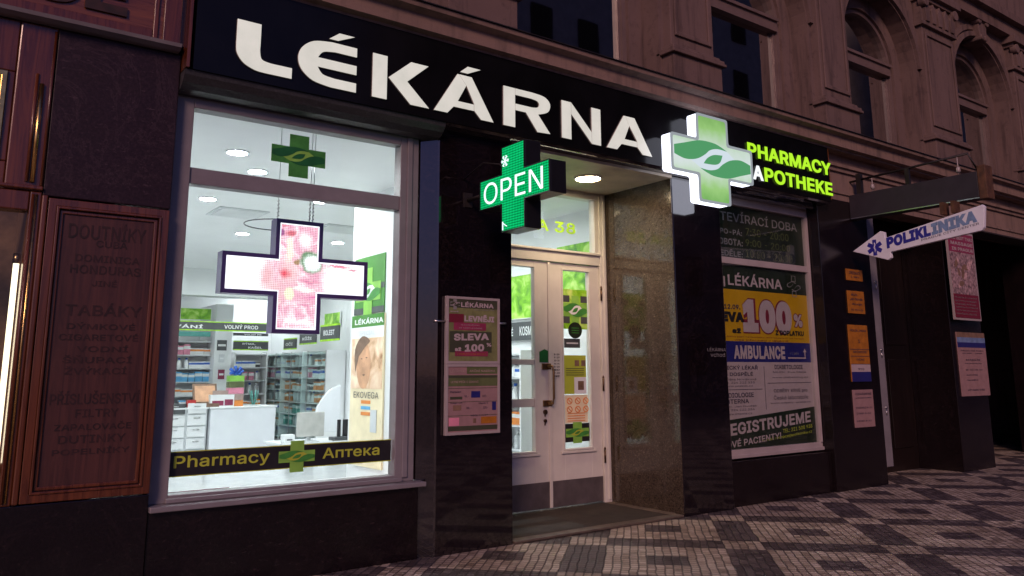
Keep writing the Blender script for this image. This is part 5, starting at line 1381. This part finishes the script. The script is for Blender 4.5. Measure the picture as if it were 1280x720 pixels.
lb_ = thing('wall_decal', 'worn white lettering decal on the pillar left of the notices', 'decal', (6.45, 0, z))
for k, (s_, x0, x1, z0, z1) in enumerate((('LÉKÁRNA', at(884, 436, 0)[0], at(907, 436, 0)[0], at(893, 439, 0)[1], at(893, 434, 0)[1]), ('vchod', at(888, 443, 0)[0], at(906, 443, 0)[0], at(893, 446, 0)[1], at(893, 441, 0)[1]))):
    text(fz, s_, x0, z0, x1, z1, .002, 'print_grey', lb_, .0)

# hanging poster
Yh = -.10; f_ = front(Yh)
x0, x1, z0, z1 = quad(1188, 1221, 291, 400, Yh)
hp = thing('hanging_poster', 'tall narrow spa poster with pink head hanging by the far passage', 'poster', ((x0 + x1) / 2, Yh, z1))
m_ = MB(); m_.fbox(f_, x0, x1, z0, z1, -.02, 0); m_.build('frame', 'frame_white', hp)
m_ = MB(); m_.fbox(f_, x0 + .03, x1 - .03, z0 + .03, z1 - .03, .001, .003); m_.build('photo', 'flower_photo', hp)
m_ = MB(); m_.fbox(f_, x0 + .03, x1 - .03, z1 - .30, z1 - .03, .0035, .005); m_.build('pink_head', 'print_magenta', hp)
m_ = MB(); m_.fbox(f_, x0 + .03, x1 - .03, z0 + .03, z0 + .36, .0035, .005); m_.build('text_field', 'print_maroon', hp)
for k, s_ in enumerate(('THE BEST THAI', 'MASSAGE', 'IN PRAGUE')): text(f_, s_, x0 + .07 + .02 * k, z1 - .12 - .08 * k, x1 - .05, z1 - .07 - .08 * k, .007, 'print_white', hp, .03)
for k in range(6): text(f_, ['thajská masáž', 'aroma masáž', 'masáž nohou', 'olejová masáž', 'dárkové poukazy', 'otevřeno denně'][k], x0 + .06, z0 + .30 - .045 * k, x1 - .08 - .03 * (k % 3), z0 + .325 - .045 * k, .007, 'print_grey', hp)
simple('flower_pink', (.55, .36, .36), .5, .4, 30)
m_ = MB()
for k in range(12):
    q = random.Random(k); cx0, cz0 = q.uniform(x0 + .13, x1 - .13), q.uniform(z0 + .45, z1 - .40); r_ = q.uniform(.05, .09); a_ = q.uniform(0, PI)
    m_.flat(f_, [(cx0 + r_ * math.cos(t * PI / 8) * math.cos(a_) - .5 * r_ * math.sin(t * PI / 8) * math.sin(a_), cz0 + r_ * math.cos(t * PI / 8) * math.sin(a_) + .5 * r_ * math.sin(t * PI / 8) * math.cos(a_)) for t in range(16)], .004 + .0002 * k, k % 2)
m_.build('petals', ['flower_pink', 'brown_box'], hp)
m_ = MB(); m_.tube([((x0 + x1) / 2, Yh + .01, z1), ((x0 + x1) / 2, Yh + .01, 3.42), ((x0 + x1) / 2, 0, 3.45)], .008, 6); m_.build('hanger', 'dark_iron', hp)

# ---------------------------------------------------------------- projecting canopy beam with rod, and arrow sign
XB = 9.20
y1_, zt1_ = ax(1232, 216, XB); _, zb1_ = ax(1232, 247, XB); _, zt0_ = ax(1075, 238, XB); _, zb0_ = ax(1075, 272, XB)
bm_ = thing('sign_beam', 'dark projecting sign beam with rusty end and thin rod above', 'sign beam', (XB, 0, 3.3))
ztb, zbb = (zt1_ + zt0_) / 2, (zb1_ + zb0_) / 2
m_ = MB(); m_.box(XB, XB + .16, y1_ + .09, 0.0, zbb, ztb); m_.build('beam', 'canopy', bm_, bevel=.006)
m_ = MB(); m_.box(XB - .004, XB + .165, y1_, y1_ + .088, zbb - .01, ztb + .06); m_.build('end_cap', 'rust', bm_, bevel=.006)
m_ = MB(); m_.box(XB - .006, XB, y1_ + .09, -.01, zbb + .002, zbb + .012); m_.build('lower_trim', 'steel', bm_)
ra = ax(1062, 228, XB + .05); rb = ax(1209, 192, XB + .05)
m_ = MB(); m_.tube([(XB + .05, ra[0], ra[1]), (XB + .05, rb[0], rb[1]), (XB + .05, rb[0] - .1, ztb)], .014, 8); m_.build('rod', 'dark_iron', bm_)
m_ = MB(); m_.box(XB + .02, XB + .08, -.16, -.10, ztb, ra[1] + .08); m_.build('post', 'dark_iron', bm_)
m_ = MB(); yy = ax(1134, 215, XB + .05)[0]; zz_ = ra[1] + (rb[1] - ra[1]) * (yy - ra[0]) / (rb[0] - ra[0]); m_.box(XB + .03, XB + .07, yy - .025, yy + .025, ztb, zz_); m_.build('post', 'dark_iron', bm_)
for px in (1089, 1198):
    yy = ax(px, 215, XB + .05)[0]; zz_ = ra[1] + (rb[1] - ra[1]) * (yy - ra[0]) / (rb[0] - ra[0])
    m_ = MB(); m_.tube([(XB + .05, yy, zz_), (XB + .05, yy, ztb)], .006, 6); m_.lathe((XB + .05, yy, ztb + .03), [(.01, 0), (.028, .02), (.02, .06), (.01, .07)], 8); m_.build('insulator', 'frame_white', bm_)
# arrow: lies in its own slightly tilted upright plane
XA = 9.06
pts_px = [(1065.5, 314.5), (1100, 288.8), (1105, 290), (1106, 297.5), (1228, 255.5), (1230.5, 258), (1230, 284), (1227, 288), (1113, 315), (1114, 322), (1110, 325)]
fa = side(XA)
P_a = [(-ax(a, b, XA)[0], ax(a, b, XA)[1]) for a, b in pts_px]
ar = thing('arrow_sign', 'white arrow sign with blue star and lettering pointing to the wall', 'sign', (XA, -(P_a[4][0] + P_a[0][0]) / 2, 2.9))
m_ = MB(); m_.prism(fa, P_a, -.05, 0); m_.build('panel', 'sign_white', ar, bevel=.006)
def AP(px, py): y, z = ax(px, py, XA); return Vector((-y, z))
def aword(s, pxs, pxe, ylo0, ylo1, h, mat, bold):
    p0, p1 = AP(pxs, ylo0), AP(pxe, ylo1); sl_ = (p1.y - p0.y) / (p1.x - p0.x)
    text(fa, s, p0.x, p0.y, p1.x, p0.y + h, .003, mat, ar, bold, slant=sl_)
hh_ = AP(1150, 280).y - AP(1150, 298).y
aword('POLIKL', 1109, 1164, 311, 294.5, hh_ * .80, 'sign_blue', .06)
aword('INIKA', 1165, 1222, 294.2, 277, hh_ * .80, 'sign_pale', .06)
aword('PRAGUE CITY CENTER', 1152, 1224, 301.5, 280.5, hh_ * .14, 'print_dark', .0)
c0 = AP(1093.5, 309.5); m_ = MB()
for k in range(3):
    a_ = PI / 2 + k * PI / 3; d = Vector((math.cos(a_), math.sin(a_))); n_ = Vector((-d.y, d.x)); R0, w_ = .095, .024
    q_ = [c0 + d * R0 + n_ * w_, c0 - d * R0 + n_ * w_, c0 - d * R0 - n_ * w_, c0 + d * R0 - n_ * w_]
    m_.flat(fa, [tuple(v) for v in q_], .002 + k * .0004, 0)
m_.build('star', 'sign_blue', ar)
m_ = MB(); m_.tube([fa.pt(c0.x, c0.y - .06, .0035), fa.pt(c0.x, c0.y + .06, .0035)], .004, 6)
m_.tube([fa.pt(c0.x + .016 * math.sin(k * 1.1), c0.y - .05 + k * .012, .005) for k in range(9)], .003, 5); m_.build('staff_emblem', 'sign_white', ar)
yh1 = ax(1190, 258, XA)[0]; yh2 = ax(1110, 280, XA)[0]
for yy in (yh1, yh1 + .12):
    m_ = MB(); m_.box(XA + .01, XA + .14, yy - .02, yy + .02, ax(1190, 266, XA)[1], zbb - .001); m_.build('hanger', 'rust', ar)

# ---------------------------------------------------------------- tobacco shop front
tb = thing('tobacco_shopfront', 'dark carved wood shopfront of the neighbouring tobacconist', 'shopfront', (.3, 0, .63))
fw_ = front(0)
m_ = MB(); pz0, pz1 = .632, 2.388; px0, px1 = .535, 1.218
m_.fbox(fw_, px0, px1, pz0, pz1, -.10, -.012); pn = m_.build('lettered_panel', 'wood_panel', tb)
m_ = MB(); R_ = lambda d: [(px0 + d, pz0 + d), (px1 - d, pz0 + d), (px1 - d, pz1 - d), (px0 + d, pz1 - d)]
m_.ring(fw_, R_(0), R_(.045), -.012, .012); m_.ring(fw_, R_(.045), R_(.06), -.012, .02); m_.ring(fw_, R_(.065), R_(.085), -.012, .0); m_.build('moulding', 'wood', tb, bevel=.004)
rows = [('DOUTNÍKY', .06, .90, 308 - 8, 277), ('CUBA', .36, .70, 309, 300.5), ('DOMINICA', .15, .85, 328, 319), ('HONDURAS', .11, .87, 343, 332), ('JINÉ', .35, .62, 358, 349),
        ('TABÁKY', .10, .92, 395, 378), ('DÝMKOVÉ', .13, .86, 412, 403), ('CIGARETOVÉ', .06, .9, 426, 416), ('VODNÍ', .25, .8, 440, 431), ('ŠŇUPACÍ', .12, .85, 454, 444), ('ŽVÝKACÍ', .15, .8, 468, 458), ('PŘÍSLUŠENSTVÍ', .03, .97, 505, 488), ('FILTRY', .3, .75, 521, 511), ('ZAPALOVAČE', .1, .9, 537, 527), ('DUTINKY', .15, .85, 553, 543), ('POPELNÍKY', .1, .9, 567, 558)]
for s_, a, b, yb_, yt_ in rows:
    xw0, xw1 = px0 + .09, px1 - .075
    text(fw_, s_, xw0 + (xw1 - xw0) * a, at(125, yb_, 0)[1], xw0 + (xw1 - xw0) * b, at(125, yt_, 0)[1], -.009, 'wood_letter', pn, .012, 'carved_lettering')
# carved sign above
m_ = MB(); m_.box(BX0, 1.20, -.06, .09, 3.50, 3.998); sgn = m_.build('sign_board', 'wood_x', tb)
m_ = MB(); m_.box(BX0, 1.02, -.075, -.061, 3.50, 3.56); m_.box(1.02, 1.05, -.075, -.061, 3.50, 3.99); m_.box(1.08, 1.19, -.08, -.061, 3.50, 3.99); m_.build('sign_border', 'wood', tb, bevel=.005)
text(front(-.061), 'MANESE', -1.05, 3.60, .86, 3.88, .006, 'wood_letter', sgn, .035, 'carved_lettering', depth=.01)
m_ = MB(); m_.profile([(.0, 3.458), (-.05, 3.458), (-.09, 3.475), (-.10, 3.497), (.0, 3.499)], BX0, 1.20); m_.build('cornice_moulding', 'stone_edge' if False else 'frame_paint', tb)
m_ = MB(); m_.box(1.225, 1.245, YF - .01, .0, 3.335, 3.998); m_.box(1.20, 1.224, -.04, .0, 3.50, 3.998); m_.build('edge_strip', 'wood', tb)
# posts and glazing left of the stone slab
simple('gilt', (.75, .48, .16), .25, .25, 20, metal=1)
m_ = MB()
m_.box(.30, .498, -.005, .12, 2.42, 3.455); m_.box(.437, .498, -.005, .12, .626, 2.419); m_.box(.498, .53, -.02, .02, .63, 2.40); m_.build('corner_post', 'wood', tb, bevel=.008)
m_ = MB(); m_.tube([(.437, -.012, 2.47), (.437, -.012, 3.08)], .014, 10); m_.tube([(.47, -.008, .64), (.47, -.008, 2.40)], .007, 8); m_.build('gilt_moulding', 'gilt', tb)
m_ = MB(); m_.tube([(.41, -.008, 2.47), (.41, -.008, 3.14)], .010, 8); m_.tube([(.452, -.006, .64), (.452, -.006, 2.40)], .009, 8); m_.tube([(.486, -.006, 2.45), (.486, -.006, 3.43)], .008, 8); m_.build('wood_bead', 'wood', tb)
m_ = MB(); m_.box(-2.0, .299, .0, .12, 2.44, 2.58); m_.box(-2.0, .498, -.022, -.006, 2.425, 2.45); m_.box(-2.0, .299, .0, .12, 3.13, 3.455); m_.box(-2.0, .436, .0, .12, .626, .75); m_.box(.24, .299, .0, .12, 2.58, 3.13); m_.box(-2.0, .436, .0, .12, 2.30, 2.419); m_.box(BX0, -2.0, 0, .12, .626, 3.455); m_.build('window_frame', 'wood', tb, bevel=.008)
m_ = MB()
for (x0, x1, z0, z1) in ((-1.4, .245, 2.60, 3.11),):
    R2 = lambda d: [(x0 + d, z0 + d), (x1 - d, z0 + d), (x1 - d, z1 - d), (x0 + d, z1 - d)]
    m_.ring(front(.03), R2(-.016), R2(.02), -.02, .045)
m_.build('glazing_moulding', 'gilt', tb, bevel=.006)
m_ = MB(); m_.box(-2.0, .436, .06, .065, .75, 2.30); m_.box(-2.0, .24, .06, .065, 2.58, 3.13); m_.build('glass_pane', 'glass', tb)
m_ = MB(); m_.box(-2.0, .5, .9, .95, .6, 3.4); m_.box(.45, .49, .125, .9, .6, 3.4); m_.box(-2.0, -1.96, .125, .9, .6, 3.4); m_.box(-2, .44, .125, .9, 3.36, 3.4); m_.box(-2, .44, .125, .9, .6, .64); m_.build('display_case', 'brown_box', tb)
tl = thing('jamb_gleam_tube', 'added glowing tube standing in for the gleaming jamb of the tobacconist window', 'lamp', (.415, .16, .85))  # added glowing tube in place of a bright reflection on the window jamb
m_ = MB(); m_.tube([(.415, .16, .85), (.415, .16, 2.0)], .016, 10); m_.build('tube', 'jamb_gleam', tl)
m_ = MB(); m_.tube([(.415, .16, .79), (.415, .16, .85)], .022, 10); m_.tube([(.415, .16, 2.0), (.415, .16, 2.06)], .022, 10); m_.build('socket', 'brass', tl)

# ---------------------------------------------------------------- houses across the street (they show as reflections)
def house(x0, x1, h, label):
    t_ = thing('opposite_house', label, 'house', ((x0 + x1) / 2, -20, 0))
    m_ = MB(); m_.box(x0, x1, -26, -20, -.16, h); m_.build('wall', 'opp_wall', t_)
    m_ = MB(); m_.prism(side(0), [(19.6, h), (26.4, h), (23, h + 2.2)], -x1, -x0); m_.build('roof', 'dark_grey', t_)
    nx = int((x1 - x0) / 2.6)
    for fl in range(int(h // 3.6)):
        for k in range(nx):
            xx = x0 + (k + .5) * (x1 - x0) / nx; zz = 1.2 + fl * 3.6
            m_ = MB(); m_.box(xx - .6, xx + .6, -20.0, -19.94, zz, zz + 1.9); m_.build('window', 'night_window', t_)
house(14, 44.6, 26, 'tall grey house across the street, behind the viewer')
house(44.7, 48.6, 15.0, 'lower house across the street, between two tall ones')
house(48.7, 72, 26, 'tall grey house across the street, furthest along')

# ================================================================== light, sky, camera
w = bpy.data.worlds.new('World'); SC.world = w; w.use_nodes = True
nt = w.node_tree; nt.nodes.clear()
sky = nt.nodes.new('ShaderNodeTexSky'); sky.sky_type = 'NISHITA'; sky.sun_disc = False
SUN_EL, SUN_AZ = math.radians(27), None
sun_from = Vector((-.70, -.72, 0)).normalized() * math.cos(SUN_EL) + Vector((0, 0, math.sin(SUN_EL)))
sky.sun_elevation = SUN_EL; sky.sun_rotation = math.atan2(sun_from.x, sun_from.y)
sky.air_density = 1.6; sky.ozone_density = 5.0; sky.dust_density = .5
bg = nt.nodes.new('ShaderNodeBackground'); bg.inputs[1].default_value = .06
ou = nt.nodes.new('ShaderNodeOutputWorld'); tint = nt.nodes.new('ShaderNodeMix'); tint.data_type = 'RGBA'; tint.blend_type = 'MULTIPLY'; tint.inputs[0].default_value = 1; tint.inputs[7].default_value = (.62, .50, 1.05, 1)
nt.links.new(sky.outputs[0], tint.inputs[6]); nt.links.new(tint.outputs[2], bg.inputs[0]); nt.links.new(bg.outputs[0], ou.inputs[0])
sd = bpy.data.lights.new('sun', 'SUN'); sd.energy = 1.9; sd.angle = math.radians(16); sd.color = (1.0, .60, .47)
so = bpy.data.objects.new('sun', sd); COL.objects.link(so); so.rotation_euler = (-sun_from).to_track_quat('-Z', 'Y').to_euler(); so.location = (0, -10, 12)

cd = bpy.data.cameras.new('camera'); cam = bpy.data.objects.new('camera', cd); COL.objects.link(cam)
cd.sensor_width = 36; cd.lens = F_PX / 1280 * 36; cd.shift_y = (CY - 360) / 1280; cd.clip_end = 1000; cd.clip_start = .05
Rm = Matrix((RX, -RY, -RZ)).transposed()
cam.matrix_world = Matrix.Translation(CAM) @ Rm.to_4x4()
SC.camera = cam
vs = SC.view_settings; vs.view_transform = 'Standard'; vs.look = 'None'; vs.exposure = 0; vs.gamma = 1; vs.use_curve_mapping = False
cy = SC.cycles; cy.use_denoising = True; cy.max_bounces = 8; cy.diffuse_bounces = 4; cy.glossy_bounces = 4; cy.transparent_max_bounces = 12
cy.sample_clamp_indirect = 40; cy.caustics_reflective = False; cy.caustics_refractive = False; cy.blur_glossy = .5
